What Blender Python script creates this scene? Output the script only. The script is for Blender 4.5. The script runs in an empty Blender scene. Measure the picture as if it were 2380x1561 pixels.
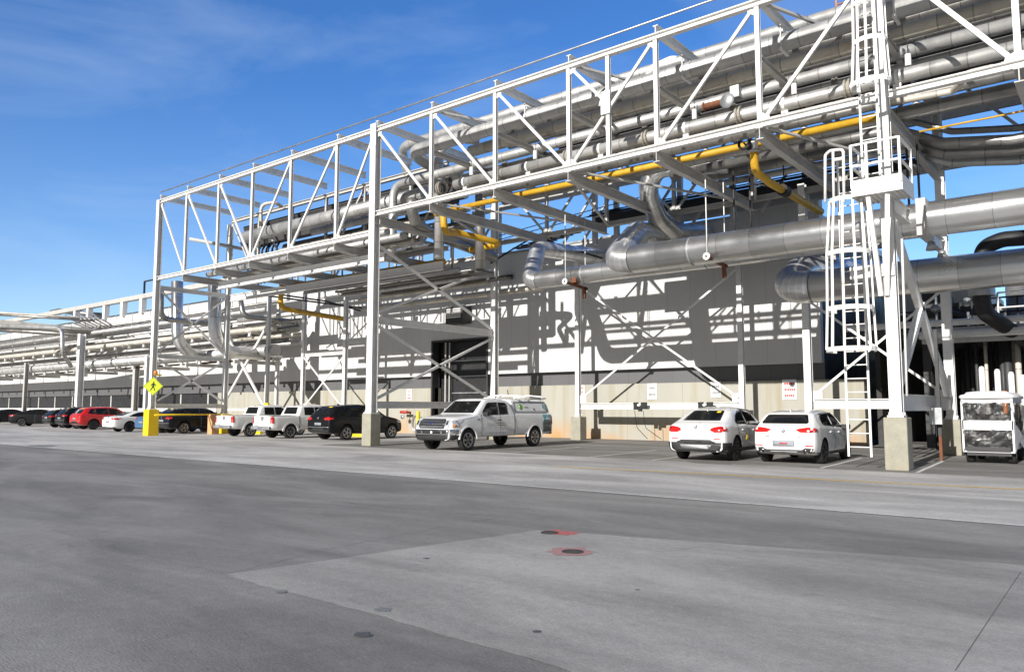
import bpy, bmesh, math, random
from mathutils import Vector, Matrix
from mathutils.bvhtree import BVHTree
from mathutils.geometry import tessellate_polygon
R = math.radians
random.seed(7)
scene = bpy.context.scene
C = scene.collection

# ------------------------------------------------------------ camera, sky, sun, exposure
PITCH, YAW, FOC = R(5.285), R(38.73), 1800.0
cam = bpy.data.cameras.new('camera'); cam.sensor_width = 36.0; cam.sensor_fit = 'HORIZONTAL'
cam.lens = 36.0 * FOC / 2380.0; cam.clip_start = 0.1; cam.clip_end = 6000
cam_o = bpy.data.objects.new('camera', cam); C.objects.link(cam_o)
cam_o.location = (0, 0, 1.6); cam_o.rotation_euler = (math.pi/2 + PITCH, 0, YAW)
scene.camera = cam_o
SUN_DIR = Vector((-0.06, 1.0, -0.42)).normalized()      # the way the light travels
elev = math.asin(-SUN_DIR.z)
world = bpy.data.worlds.new('World'); scene.world = world; world.use_nodes = True
wn, wl = world.node_tree.nodes, world.node_tree.links
wn.clear()
out = wn.new('ShaderNodeOutputWorld'); bg = wn.new('ShaderNodeBackground'); sky = wn.new('ShaderNodeTexSky')
sky.sky_type = 'NISHITA'; sky.sun_disc = False; sky.sun_elevation = elev
sky.sun_rotation = math.atan2(-SUN_DIR.x, -SUN_DIR.y)
sky.air_density = 1.0; sky.dust_density = 0.1; sky.ozone_density = 3.0; sky.altitude = 300
tc = wn.new('ShaderNodeTexCoord'); mp = wn.new('ShaderNodeMapping'); mp.inputs['Scale'].default_value = (1.0, 1.6, 4.2)
mp.inputs['Rotation'].default_value = (0.25, 0.1, 0.5)
nz = wn.new('ShaderNodeTexNoise'); nz.inputs['Scale'].default_value = 1.7; nz.inputs['Detail'].default_value = 9; nz.inputs['Roughness'].default_value = 0.58
nz.inputs['Distortion'].default_value = 0.5
cr = wn.new('ShaderNodeValToRGB'); cr.color_ramp.elements[0].position = 0.47; cr.color_ramp.elements[0].color = (0, 0, 0, 1)
cr.color_ramp.elements[1].position = 0.85; cr.color_ramp.elements[1].color = (0.34, 0.34, 0.34, 1)
sep = wn.new('ShaderNodeSeparateXYZ'); mr = wn.new('ShaderNodeMapRange')
mr.inputs['From Min'].default_value = 0.0; mr.inputs['From Max'].default_value = 0.38; mr.inputs['To Min'].default_value = 0.20; mr.inputs['To Max'].default_value = 0.03
ad = wn.new('ShaderNodeMath'); ad.operation = 'ADD'; ad.use_clamp = True
hs = wn.new('ShaderNodeHueSaturation'); hs.inputs['Hue'].default_value = 0.512; hs.inputs['Saturation'].default_value = 1.30; hs.inputs['Value'].default_value = 1.5
mx = wn.new('ShaderNodeMix'); mx.data_type = 'RGBA'; mx.inputs['B'].default_value = (5.3, 6.6, 8.6, 1)
wl.new(tc.outputs['Generated'], mp.inputs['Vector']); wl.new(mp.outputs['Vector'], nz.inputs['Vector'])
wl.new(nz.outputs['Fac'], cr.inputs['Fac']); wl.new(tc.outputs['Generated'], sep.inputs['Vector']); wl.new(sep.outputs['Z'], mr.inputs['Value'])
wl.new(cr.outputs['Color'], ad.inputs[0]); wl.new(mr.outputs['Result'], ad.inputs[1])
wl.new(sky.outputs['Color'], hs.inputs['Color']); wl.new(hs.outputs['Color'], mx.inputs['A']); wl.new(ad.outputs['Value'], mx.inputs['Factor'])
# the part of the sky behind the camera is duller and less blue (dimmed to keep the shade dark and neutral)
hs2 = wn.new('ShaderNodeHueSaturation'); hs2.inputs['Saturation'].default_value = 0.25; hs2.inputs['Value'].default_value = 0.26
mr2 = wn.new('ShaderNodeMapRange'); mr2.interpolation_type = 'SMOOTHSTEP'; mr2.inputs['From Min'].default_value = -0.35; mr2.inputs['From Max'].default_value = 0.35
mx2 = wn.new('ShaderNodeMix'); mx2.data_type = 'RGBA'
wl.new(mx.outputs['Result'], hs2.inputs['Color']); wl.new(hs2.outputs['Color'], mx2.inputs['A']); wl.new(mx.outputs['Result'], mx2.inputs['B'])
wl.new(sep.outputs['Y'], mr2.inputs['Value']); wl.new(mr2.outputs['Result'], mx2.inputs['Factor'])
wl.new(mx2.outputs['Result'], bg.inputs['Color']); bg.inputs['Strength'].default_value = 0.085
wl.new(bg.outputs['Background'], out.inputs['Surface'])
sl = bpy.data.lights.new('sun', 'SUN'); sl.energy = 4.6; sl.angle = R(0.5); sl.color = (1.0, 0.965, 0.92)
so = bpy.data.objects.new('sun', sl); C.objects.link(so); so.rotation_euler = SUN_DIR.to_track_quat('-Z', 'Y').to_euler(); so.location = (0, -20, 30)
scene.view_settings.view_transform = 'Standard'; scene.view_settings.look = 'None'
scene.view_settings.exposure = 0.5; scene.view_settings.gamma = 1.0
scene.render.engine = 'CYCLES'; scene.cycles.max_bounces = 6; scene.cycles.transparent_max_bounces = 8

# ------------------------------------------------------------ measuring helper (photo point + a known plane -> world point)
def ray(px, py):
    x = (px-1190)/FOC; u = (780.5-py)/FOC
    fw = math.cos(PITCH)-u*math.sin(PITCH); z = math.sin(PITCH)+u*math.cos(PITCH)
    return Vector((-math.sin(YAW)*fw+math.cos(YAW)*x, math.cos(YAW)*fw+math.sin(YAW)*x, z))
def P(px, py, X=None, Y=None, Z=None):
    r = ray(px, py)
    t = X/r.x if X is not None else (Y/r.y if Y is not None else (Z-1.6)/r.z)
    return Vector((r.x*t, r.y*t, r.z*t+1.6))

# ------------------------------------------------------------ object helpers
def tag(o, label=None, cat=None, group=None, kind=None):
    if label: o['label'] = label
    if cat: o['category'] = cat
    if group: o['group'] = group
    if kind: o['kind'] = kind
    return o
def thing(name, label, cat, loc=(0, 0, 0), rz=0.0, group=None):
    o = bpy.data.objects.new(name, None); C.objects.link(o); o.empty_display_size = 0.2
    o.location = loc; o.rotation_euler = (0, 0, rz)
    assert len(label.split()) <= 16, label
    return tag(o, label, cat, group)
def origin(o):
    v = Vector((0, 0, 0))
    while o is not None:
        v += o.location; o = o.parent
    return v
def copy_tree(o, parent=None):
    c = o.copy(); C.objects.link(c)
    if parent is not None: c.parent = parent
    for ch in list(o.children): copy_tree(ch, c)
    return c
class MB:
    def __init__(s): s.v = []; s.f = []; s.uv = {}; s.sm = []
    def add(s, vs, fs, smooth=False, uvs=None):
        n = len(s.v); s.v += [Vector(v) for v in vs]
        for i, f in enumerate(fs):
            if uvs: s.uv[len(s.f)] = uvs[i]
            s.f.append([n+k for k in f]); s.sm.append(smooth)
        return s
    def box(s, c, d, m=None):
        x, y, z = d[0]/2, d[1]/2, d[2]/2
        vs = [Vector((a*x, b*y, e*z)) for a in (-1, 1) for b in (-1, 1) for e in (-1, 1)]
        if m is not None: vs = [m @ v for v in vs]
        c = Vector(c); vs = [v+c for v in vs]
        return s.add(vs, [(0, 1, 3, 2), (4, 6, 7, 5), (0, 4, 5, 1), (2, 3, 7, 6), (0, 2, 6, 4), (1, 5, 7, 3)])
    def prism(s, prof, a, b, up=(0, 0, 1), smooth=False):
        """sweep the closed 2-D profile (side, up) from a to b"""
        a, b = Vector(a), Vector(b); t = (b-a).normalized(); up = Vector(up)
        if abs(t.dot(up)) > 0.98: up = Vector((0, 1, 0)) if abs(t.y) < .9 else Vector((1, 0, 0))
        sd = t.cross(up).normalized(); u2 = sd.cross(t).normalized(); n = len(prof)
        vs = [a+sd*p[0]+u2*p[1] for p in prof]+[b+sd*p[0]+u2*p[1] for p in prof]
        fs = [(i, (i+1) % n, n+(i+1) % n, n+i) for i in range(n)]
        s.add(vs, fs, smooth)
        tri = tessellate_polygon([[Vector((p[0], p[1], 0)) for p in prof]])
        return s.add(vs, [tuple(t_) for t_ in tri]+[tuple(n+k for k in reversed(t_)) for t_ in tri])
    def bar(s, a, b, w, h=None, up=(0, 0, 1)):
        h = h or w
        return s.prism([(-w/2, -h/2), (w/2, -h/2), (w/2, h/2), (-w/2, h/2)], a, b, up)
    def ibeam(s, a, b, w, h, up=(0, 0, 1), t=None):
        t = t or max(.018, h*.07); q = t*.35+.004
        return s.prism([(-w/2, -h/2), (w/2, -h/2), (w/2, -h/2+t), (q, -h/2+t), (q, h/2-t), (w/2, h/2-t), (w/2, h/2), (-w/2, h/2), (-w/2, h/2-t), (-q, h/2-t), (-q, -h/2+t), (-w/2, -h/2+t)], a, b, up)
    def rod(s, a, b, r, n=8): return s.tube([a, b], r, n)
    def tube(s, pts, r, n=12, cap=True):
        pts = [Vector(p) for p in pts]; m = len(pts)
        rr = r if isinstance(r, (list, tuple)) else [r]*m
        T = [(pts[min(i+1, m-1)]-pts[max(i-1, 0)]).normalized() for i in range(m)]
        nrm = T[0].cross(Vector((0, 0, 1)))
        if nrm.length < .05: nrm = T[0].cross(Vector((0, 1, 0)))
        nrm.normalize(); L = 0; vs = []; Ls = []
        for i in range(m):
            if i: L += (pts[i]-pts[i-1]).length
            nrm = (nrm-T[i]*nrm.dot(T[i])).normalized(); bn = T[i].cross(nrm); Ls.append(L)
            for k in range(n):
                a = 2*math.pi*k/n; vs.append(pts[i]+(nrm*math.cos(a)+bn*math.sin(a))*rr[i])
        fs = []; uvs = []
        for i in range(m-1):
            for k in range(n):
                k2 = (k+1) % n
                fs.append((i*n+k, i*n+k2, (i+1)*n+k2, (i+1)*n+k))
                uvs.append([(Ls[i], k/n), (Ls[i], (k+1)/n), (Ls[i+1], (k+1)/n), (Ls[i+1], k/n)])
        s.add(vs, fs, True, uvs)
        if cap:
            s.add(vs[:n], [tuple(range(n-1, -1, -1))]); s.add(vs[-n:], [tuple(range(n))])
        return s
    def lathe(s, prof, c, axis=(0, 0, 1), n=24, smooth=True):
        """prof: (radius, distance along the axis)"""
        ax = Vector(axis).normalized(); x = ax.orthogonal().normalized(); y = ax.cross(x); c = Vector(c); m = len(prof)
        vs = [c+ax*h+(x*math.cos(2*math.pi*k/n)+y*math.sin(2*math.pi*k/n))*r for r, h in prof for k in range(n)]
        fs = [(i*n+k, i*n+(k+1) % n, (i+1)*n+(k+1) % n, (i+1)*n+k) for i in range(m-1) for k in range(n)]
        return s.add(vs, fs, smooth)
    def build(s, name, mat, parent=None, world=True, bevel=0):
        me = bpy.data.meshes.new(name); off = origin(parent) if (parent is not None and world) else Vector((0, 0, 0))
        me.from_pydata([tuple(v-off) for v in s.v], [], s.f); me.materials.append(mat)
        for p, sm in zip(me.polygons, s.sm): p.use_smooth = sm
        if s.uv:
            ul = me.uv_layers.new(name='uv')
            for fi, uv in s.uv.items():
                p = me.polygons[fi]
                for li, q in zip(p.loop_indices, uv): ul.data[li].uv = q
        me.validate(clean_customdata=False)
        bm = bmesh.new(); bm.from_mesh(me); bmesh.ops.remove_doubles(bm, verts=bm.verts, dist=1e-5)
        bmesh.ops.recalc_face_normals(bm, faces=bm.faces); bm.to_mesh(me); bm.free()
        o = bpy.data.objects.new(name, me); C.objects.link(o)
        if parent is not None: o.parent = parent
        if bevel:
            b = o.modifiers.new('bevel', 'BEVEL'); b.width = bevel; b.segments = 2; b.limit_method = 'ANGLE'
        return o
def fillet(pts, r, n=7):
    pts = [Vector(p) for p in pts]; o = [pts[0]]
    for i in range(1, len(pts)-1):
        a, b, c = pts[i-1], pts[i], pts[i+1]; u = (a-b); v = (c-b); ang = u.angle(v)
        if ang > math.pi-.03: o.append(b); continue
        d = min(r/math.tan(ang/2), u.length*.48, v.length*.48); p0 = b+u.normalized()*d; p2 = b+v.normalized()*d
        for k in range(n+1):
            t = k/n; o.append(p0*(1-t)**2+b*2*t*(1-t)+p2*t*t)
    o.append(pts[-1]); return o

# ------------------------------------------------------------ materials
def mat(name, col, rough=.6, metal=0.0, noise=0.0, nscale=2.0, bump=0.0, bscale=30.0, coat=0.0, stretch=(1, 1, 1), dirt=None, dirt_amt=.35, dscale=1.2, rings=0, ring_w=.03, ring_dark=.55, emit=None, spec=None, coords='Object'):
    m = bpy.data.materials.new(name); m.use_nodes = True; n, l = m.node_tree.nodes, m.node_tree.links; b = n['Principled BSDF']
    b.inputs['Roughness'].default_value = rough; b.inputs['Metallic'].default_value = metal; b.inputs['Coat Weight'].default_value = coat
    b.inputs['Coat Roughness'].default_value = .04
    if spec is not None: b.inputs['Specular IOR Level'].default_value = spec
    c = tuple(col)+(1,); src = None
    t = n.new('ShaderNodeTexCoord'); mpn = n.new('ShaderNodeMapping'); mpn.inputs['Scale'].default_value = stretch; l.new(t.outputs[coords], mpn.inputs['Vector'])
    rgb = n.new('ShaderNodeRGB'); rgb.outputs[0].default_value = c; src = rgb.outputs[0]
    if noise:
        z = n.new('ShaderNodeTexNoise'); z.inputs['Scale'].default_value = nscale; z.inputs['Detail'].default_value = 6; z.inputs['Roughness'].default_value = .62; l.new(mpn.outputs[0], z.inputs['Vector'])
        q = n.new('ShaderNodeMapRange'); q.inputs['From Min'].default_value = .3; q.inputs['From Max'].default_value = .7; q.inputs['To Min'].default_value = 1-noise; q.inputs['To Max'].default_value = 1+noise; l.new(z.outputs['Fac'], q.inputs['Value'])
        k = n.new('ShaderNodeVectorMath'); k.operation = 'SCALE'; l.new(src, k.inputs[0]); l.new(q.outputs[0], k.inputs['Scale']); src = k.outputs[0]
        if rough < .6:
            q2 = n.new('ShaderNodeMapRange'); q2.inputs['From Min'].default_value = .3; q2.inputs['From Max'].default_value = .7; q2.inputs['To Min'].default_value = rough*.8; q2.inputs['To Max'].default_value = min(1, rough*1.3); l.new(z.outputs['Fac'], q2.inputs['Value']); l.new(q2.outputs[0], b.inputs['Roughness'])
    if dirt:
        z = n.new('ShaderNodeTexNoise'); z.inputs['Scale'].default_value = dscale; z.inputs['Detail'].default_value = 8; z.inputs['Roughness'].default_value = .7; l.new(mpn.outputs[0], z.inputs['Vector'])
        q = n.new('ShaderNodeMapRange'); q.inputs['From Min'].default_value = .56; q.inputs['From Max'].default_value = .72; q.inputs['To Max'].default_value = dirt_amt; l.new(z.outputs['Fac'], q.inputs['Value'])
        k = n.new('ShaderNodeMix'); k.data_type = 'RGBA'; l.new(q.outputs[0], k.inputs['Factor']); l.new(src, k.inputs['A']); k.inputs['B'].default_value = tuple(dirt)+(1,); src = k.outputs['Result']
    if rings:
        u = n.new('ShaderNodeUVMap'); sx = n.new('ShaderNodeSeparateXYZ'); l.new(u.outputs[0], sx.inputs[0])
        a = n.new('ShaderNodeMath'); a.operation = 'DIVIDE'; l.new(sx.outputs['X'], a.inputs[0]); a.inputs[1].default_value = rings
        fr = n.new('ShaderNodeMath'); fr.operation = 'FRACT'; l.new(a.outputs[0], fr.inputs[0])
        lt = n.new('ShaderNodeMath'); lt.operation = 'LESS_THAN'; l.new(fr.outputs[0], lt.inputs[0]); lt.inputs[1].default_value = ring_w/rings
        fl = n.new('ShaderNodeMath'); fl.operation = 'FLOOR'; l.new(a.outputs[0], fl.inputs[0])
        wn_ = n.new('ShaderNodeTexWhiteNoise'); wn_.noise_dimensions = '1D'; l.new(fl.outputs[0], wn_.inputs['W'])
        q = n.new('ShaderNodeMapRange'); q.inputs['To Min'].default_value = .86; q.inputs['To Max'].default_value = 1.1; l.new(wn_.outputs['Value'], q.inputs['Value'])
        k = n.new('ShaderNodeVectorMath'); k.operation = 'SCALE'; l.new(src, k.inputs[0]); l.new(q.outputs[0], k.inputs['Scale'])
        kk = n.new('ShaderNodeMix'); kk.data_type = 'RGBA'; l.new(lt.outputs[0], kk.inputs['Factor']); l.new(k.outputs[0], kk.inputs['A']); kk.inputs['B'].default_value = tuple(x*ring_dark for x in col)+(1,); src = kk.outputs['Result']
    l.new(src, b.inputs['Base Color'])
    if bump:
        z = n.new('ShaderNodeTexNoise'); z.inputs['Scale'].default_value = bscale; z.inputs['Detail'].default_value = 5; l.new(mpn.outputs[0], z.inputs['Vector'])
        bp = n.new('ShaderNodeBump'); bp.inputs['Strength'].default_value = bump; bp.inputs['Distance'].default_value = .02; l.new(z.outputs['Fac'], bp.inputs['Height']); l.new(bp.outputs[0], b.inputs['Normal'])
    if emit: b.inputs['Emission Color'].default_value = tuple(emit)+(1,); b.inputs['Emission Strength'].default_value = 1
    return m
M = {}
ANISO = 0.0
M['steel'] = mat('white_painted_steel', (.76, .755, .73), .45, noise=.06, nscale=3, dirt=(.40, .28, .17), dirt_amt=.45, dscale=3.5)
M['steel_shaded'] = mat('shade_darkened_white_steel', (.47, .46, .435), .55, noise=.10, nscale=3, dirt=(.30, .22, .15), dirt_amt=.5, dscale=2.0)  # the white paint darkened to imitate shade, plus rust flecks
M['rusty'] = mat('rusty_white_steel', (.74, .73, .70), .5, noise=.06, dirt=(.38, .16, .05), dirt_amt=.9, dscale=3.2)
M['clad'] = mat('weathered_aluminium_cladding', (.50, .495, .475), .42, .55, noise=.12, nscale=1.6, dirt=(.34, .27, .19), dirt_amt=.45, dscale=1.1, rings=.92, ring_w=.035, bump=.12, bscale=5)
M['clad_cream'] = mat('stained_cream_cladding', (.56, .52, .44), .55, .2, noise=.12, nscale=1.5, dirt=(.36, .22, .10), dirt_amt=.65, dscale=1.3, rings=.92, ring_w=.04)
M['duct'] = mat('polished_aluminium_cladding', (.78, .78, .77), .31, .92, noise=.06, nscale=.9, rings=1.15, ring_w=.02, ring_dark=.6)
M['elbow'] = mat('segmented_aluminium_elbow', (.70, .70, .70), .34, .85, noise=.05, rings=.19, ring_w=.022, ring_dark=1.25)
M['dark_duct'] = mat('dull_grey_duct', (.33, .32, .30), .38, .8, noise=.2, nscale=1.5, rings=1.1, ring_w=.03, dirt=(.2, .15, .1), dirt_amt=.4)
M['yellow'] = mat('yellow_gas_pipe_paint', (.58, .335, .02), .55, noise=.16, nscale=3, dirt=(.26, .13, .03), dirt_amt=.7, dscale=2.5)
M['safety'] = mat('yellow_safety_paint', (.82, .55, .01), .5, noise=.08, nscale=5, dirt=(.38, .28, .10), dirt_amt=.5, dscale=4)
M['black'] = mat('black_rubber', (.012, .012, .013), .6)
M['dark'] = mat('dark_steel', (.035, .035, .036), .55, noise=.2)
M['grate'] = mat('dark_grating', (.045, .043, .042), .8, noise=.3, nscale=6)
M['spec'] = mat('bare_fitting', (.3, .3, .3), .5)
M['rust'] = mat('brown_rust', (.17, .065, .03), .85, noise=.3, nscale=14)
M['galv'] = mat('galvanised_steel', (.42, .43, .44), .4, .7, noise=.15)
M['red'] = mat('red_paint', (.45, .03, .02), .45)
M['chrome'] = mat('chrome', (.75, .76, .78), .12, 1.0)
M['signgreen'] = mat('fluorescent_sign_yellow_green', (.62, .78, .02), .5)
M['signwhite'] = mat('white_sign_board', (.8, .8, .8), .5)
M['signred'] = mat('red_sign_print', (.55, .06, .05), .5)
M['signgrey'] = mat('grey_print', (.20, .20, .21), .5)
M['orange'] = mat('orange_beacon', (.8, .22, .02), .35)
M['plinth'] = mat('stained_concrete_plinth', (.31, .295, .235), .85, noise=.16, nscale=3, dirt=(.30, .19, .10), dirt_amt=.5, dscale=1.6, bump=.5, bscale=18)

for k_ in ('duct', 'elbow'):
    n_ = M[k_].node_tree.nodes; b_ = n_['Principled BSDF']; b_.inputs['Anisotropic'].default_value = .75; b_.inputs['Anisotropic Rotation'].default_value = ANISO
    tg = n_.new('ShaderNodeTangent'); tg.direction_type = 'UV_MAP'; tg.uv_map = 'uv'; M[k_].node_tree.links.new(tg.outputs[0], b_.inputs['Tangent'])
def wall_mat(name, col, seam, dirt=None, damt=.4, rough=.6, seamw=.025, seamdark=.72, hband=None, base_rust=False, streak=0):
    m = mat(name, col, rough, noise=.05, nscale=.6, stretch=(1, 1, .5))
    n, l = m.node_tree.nodes, m.node_tree.links; b = n['Principled BSDF']; src = b.inputs['Base Color'].links[0].from_socket
    t = n.new('ShaderNodeTexCoord'); sx = n.new('ShaderNodeSeparateXYZ'); l.new(t.outputs['Object'], sx.inputs[0])
    def band(sock, per, w):
        a = n.new('ShaderNodeMath'); a.operation = 'DIVIDE'; l.new(sock, a.inputs[0]); a.inputs[1].default_value = per
        f = n.new('ShaderNodeMath'); f.operation = 'FRACT'; l.new(a.outputs[0], f.inputs[0])
        q = n.new('ShaderNodeMath'); q.operation = 'LESS_THAN'; l.new(f.outputs[0], q.inputs[0]); q.inputs[1].default_value = w/per
        return q.outputs[0]
    s1 = band(sx.outputs['X'], seam, seamw)
    if hband:
        s2 = band(sx.outputs['Z'], hband, seamw); mm = n.new('ShaderNodeMath'); mm.operation = 'MAXIMUM'; l.new(s1, mm.inputs[0]); l.new(s2, mm.inputs[1]); s1 = mm.outputs[0]
    k = n.new('ShaderNodeMix'); k.data_type = 'RGBA'; l.new(s1, k.inputs['Factor']); l.new(src, k.inputs['A']); k.inputs['B'].default_value = tuple(c*seamdark for c in col)+(1,); src = k.outputs['Result']
    if streak:
        mpn = n.new('ShaderNodeMapping'); mpn.inputs['Scale'].default_value = (1.5, 1.5, .10); l.new(t.outputs['Object'], mpn.inputs[0])
        z = n.new('ShaderNodeTexNoise'); z.inputs['Scale'].default_value = 1.6; z.inputs['Detail'].default_value = 4; l.new(mpn.outputs[0], z.inputs[0])
        q = n.new('ShaderNodeMapRange'); q.inputs['From Min'].default_value = .50; q.inputs['From Max'].default_value = .72; q.inputs['To Max'].default_value = streak; l.new(z.outputs['Fac'], q.inputs[0])
        k = n.new('ShaderNodeMix'); k.data_type = 'RGBA'; l.new(q.outputs[0], k.inputs['Factor']); l.new(src, k.inputs['A']); k.inputs['B'].default_value = tuple(dirt)+(1,); src = k.outputs['Result']
    if base_rust:
        z = n.new('ShaderNodeTexNoise'); z.inputs['Scale'].default_value = .55; z.inputs['Detail'].default_value = 5; l.new(t.outputs['Object'], z.inputs[0])
        q = n.new('ShaderNodeMapRange'); q.inputs['From Min'].default_value = .1; q.inputs['From Max'].default_value = 1.15; q.inputs['To Min'].default_value = 1.0; q.inputs['To Max'].default_value = 0; l.new(sx.outputs['Z'], q.inputs[0])
        q3 = n.new('ShaderNodeMapRange'); q3.inputs['From Min'].default_value = .38; q3.inputs['From Max'].default_value = .66; l.new(z.outputs['Fac'], q3.inputs[0])
        mm = n.new('ShaderNodeMath'); mm.operation = 'MULTIPLY'; l.new(q.outputs[0], mm.inputs[0]); l.new(q3.outputs[0], mm.inputs[1])
        k = n.new('ShaderNodeMix'); k.data_type = 'RGBA'; l.new(mm.outputs[0], k.inputs['Factor']); l.new(src, k.inputs['A']); k.inputs['B'].default_value = (.46, .26, .11, 1); src = k.outputs['Result']
    l.new(src, b.inputs['Base Color']); return m
M['wall'] = wall_mat('pale_wall_panels', (.60, .595, .575), 1.22, hband=None, seamdark=.80)
M['wall_low'] = wall_mat('grey_recessed_panels', (.11, .11, .112), 1.22, seamdark=.7)
M['wall_conc'] = wall_mat('stained_concrete_wall', (.37, .36, .31), 3.05, dirt=(.30, .25, .15), streak=.7, rough=.85, seamdark=.7, base_rust=True)

# ------------------------------------------------------------ ground
def ground_mat(name, col, spread, s1, stretch, fine=.12, crack=False, rough=.85, tint=None):
    m = mat(name, col, rough, noise=spread, nscale=s1, stretch=stretch, bump=.25, bscale=60)
    n, l = m.node_tree.nodes, m.node_tree.links; b = n['Principled BSDF']; src = b.inputs['Base Color'].links[0].from_socket
    t = n.new('ShaderNodeTexCoord')
    def layer(src, scale, lo, hi, a, z_, st=(1, 1, 1), det=6, dist=0):
        mp_ = n.new('ShaderNodeMapping'); mp_.inputs['Scale'].default_value = st; mp_.inputs['Rotation'].default_value = (0, 0, .25); l.new(t.outputs['Object'], mp_.inputs[0])
        z = n.new('ShaderNodeTexNoise'); z.inputs['Scale'].default_value = scale; z.inputs['Detail'].default_value = det; z.inputs['Roughness'].default_value = .6; z.inputs['Distortion'].default_value = dist; l.new(mp_.outputs[0], z.inputs[0])
        q = n.new('ShaderNodeMapRange'); q.inputs['From Min'].default_value = lo; q.inputs['From Max'].default_value = hi; q.inputs['To Min'].default_value = a; q.inputs['To Max'].default_value = z_; l.new(z.outputs['Fac'], q.inputs[0])
        k = n.new('ShaderNodeVectorMath'); k.operation = 'SCALE'; l.new(src, k.inputs[0]); l.new(q.outputs[0], k.inputs['Scale']); return k.outputs[0]
    src = layer(src, 55, .3, .7, 1-fine, 1+fine)
    src = layer(src, 9, .35, .7, 1.06, .90, (1, 1, 1), 5); src = layer(src, 1.6, .35, .7, .93, 1.07, (.7, 1.2, 1), 8)
    src = layer(src, .35, .38, .62, .74, 1.24, (.5, 1.6, 1), 9, .6)
    src = layer(src, 3.2, .63, .73, 1.0, .80, (1, 1, 1), 7)      # dark spots
    l.new(src, b.inputs['Base Color']); return m
M['apron'] = ground_mat('dark_concrete_apron', (.215, .207, .194), .14, .5, (.35, 1.1, 1), fine=.2)
M['slab'] = ground_mat('lighter_concrete_slab', (.305, .295, .275), .09, .5, (.4, 1.2, 1), fine=.17)
M['road'] = ground_mat('worn_pale_asphalt', (.42, .408, .39), .07, .6, (.5, 1, 1), fine=.26)
M['lot'] = ground_mat('dark_parking_asphalt', (.20, .19, .175), .16, .7, (1, 1, 1), fine=.2)
M['paint_w'] = mat('worn_white_road_paint', (.58, .58, .56), .8, noise=.3, nscale=9, dirt=(.22, .22, .22), dirt_amt=.9, dscale=5)
M['paint_y'] = mat('worn_yellow_road_paint', (.66, .42, .05), .8, noise=.3, nscale=9, dirt=(.40, .38, .32), dirt_amt=.6, dscale=4)
M['joint'] = mat('dark_joint_sealant', (.11, .11, .105), .9)
def sheet(name, pts, z, m, kind='structure', label=None, cat=None, group=None):
    b = MB(); b.add([(x, y, z) for x, y in pts], [tuple(range(len(pts)))]); o = b.build(name, m); tag(o, label, cat, group, kind); return o
def rect(x0, y0, x1, y1): return [(x0, y0), (x1, y0), (x1, y1), (x0, y1)]
sheet('ground', rect(-1500, -900, 1200, 1500), 0.0, M['apron'])
sheet('road', rect(-400, 12.75, 120, 21.0), .004, M['road'])
sheet('parking_area', rect(-27.6, 21.0, 60, 34.2), .004, M['lot'])
sheet('parking_area', rect(-400, 21.0, -27.6, 34.2), .004, M['road'])
sheet('road', [(-22.5, 21.0), (-10, 21.0), (-10.6, 21.5), (-14.6, 21.35), (-18, 21.6)], .006, M['road'])
# the pale slab in the foreground, with slightly uneven sawn edges
c0, c1, c2 = P(520, 1335, Z=0), P(1250, 1232, Z=0), P(2420, 1316, Z=0)
e1, e2 = P(905, 1438, Z=0), P(1330, 1562, Z=0)
def rough_edge(pts, step=.12, amp=.016):
    rnd = random.Random(3); o = []
    for (a, b_) in zip(pts, pts[1:]+pts[:1]):
        n = max(1, int(math.hypot(b_[0]-a[0], b_[1]-a[1])/step)); w = 0
        for k in range(n): w = w*.7+rnd.uniform(-amp, amp); o.append((a[0]+(b_[0]-a[0])*k/n+w, a[1]+(b_[1]-a[1])*k/n+w))
    return o
sheet('concrete_slab', rough_edge([(c0.x, c0.y), (e1.x, e1.y), (e2.x, e2.y), (1.5, 3.2), (12, 3.0), (12, c2.y), (c2.x, c2.y), (c1.x, c1.y)]), .004, M['slab'])
b = MB()
def gline(mb, a, b_, w, z):
    a, b_ = Vector((a[0], a[1], z)), Vector((b_[0], b_[1], z)); t = (b_-a).normalized(); s_ = Vector((-t.y, t.x, 0))*w/2
    mb.add([a-s_, b_-s_, b_+s_, a+s_], [(0, 1, 2, 3)])
# sawn joints
for q in [(tuple(P(2220, 1560, Z=0).xy), tuple(P(2372, 1330, Z=0).xy))]: gline(b, q[0], q[1], .005, .008)
o = b.build('pavement_joints', M['joint']); tag(o, kind='structure')
b = MB(); gline(b, (-140, 12.72), (60, 12.72), .09, .008); tag(b.build('road_edge_line', M['paint_w']), kind='structure')
b = MB(); gline(b, tuple(P(1290, 1084, Z=0).xy), tuple(P(2420, 1139.5, Z=0).xy), .14, .008); tag(b.build('yellow_road_line', M['paint_y']), kind='structure')
b = MB()
for x in (-17.35, -13.9, -11.6, -6.6, -4.3): gline(b, (x, 21.3), (x-.3, 26.4), .10, .009)
gline(b, (-24, 26.4), (-5.2, 26.4), .10, .0095)
gline(b, (-9, 21.12), (12, 20.95), .09, .009)
tag(b.build('parking_bay_lines', M['paint_w']), kind='structure')
b = MB(); gline(b, (-28, 21.2), (-24.9, 27.5), .09, .009); gline(b, (-31, 26.5), (-22.5, 26.4), .09, .010); tag(b.build('parking_bay_lines', M['paint_w']), kind='structure')
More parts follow.
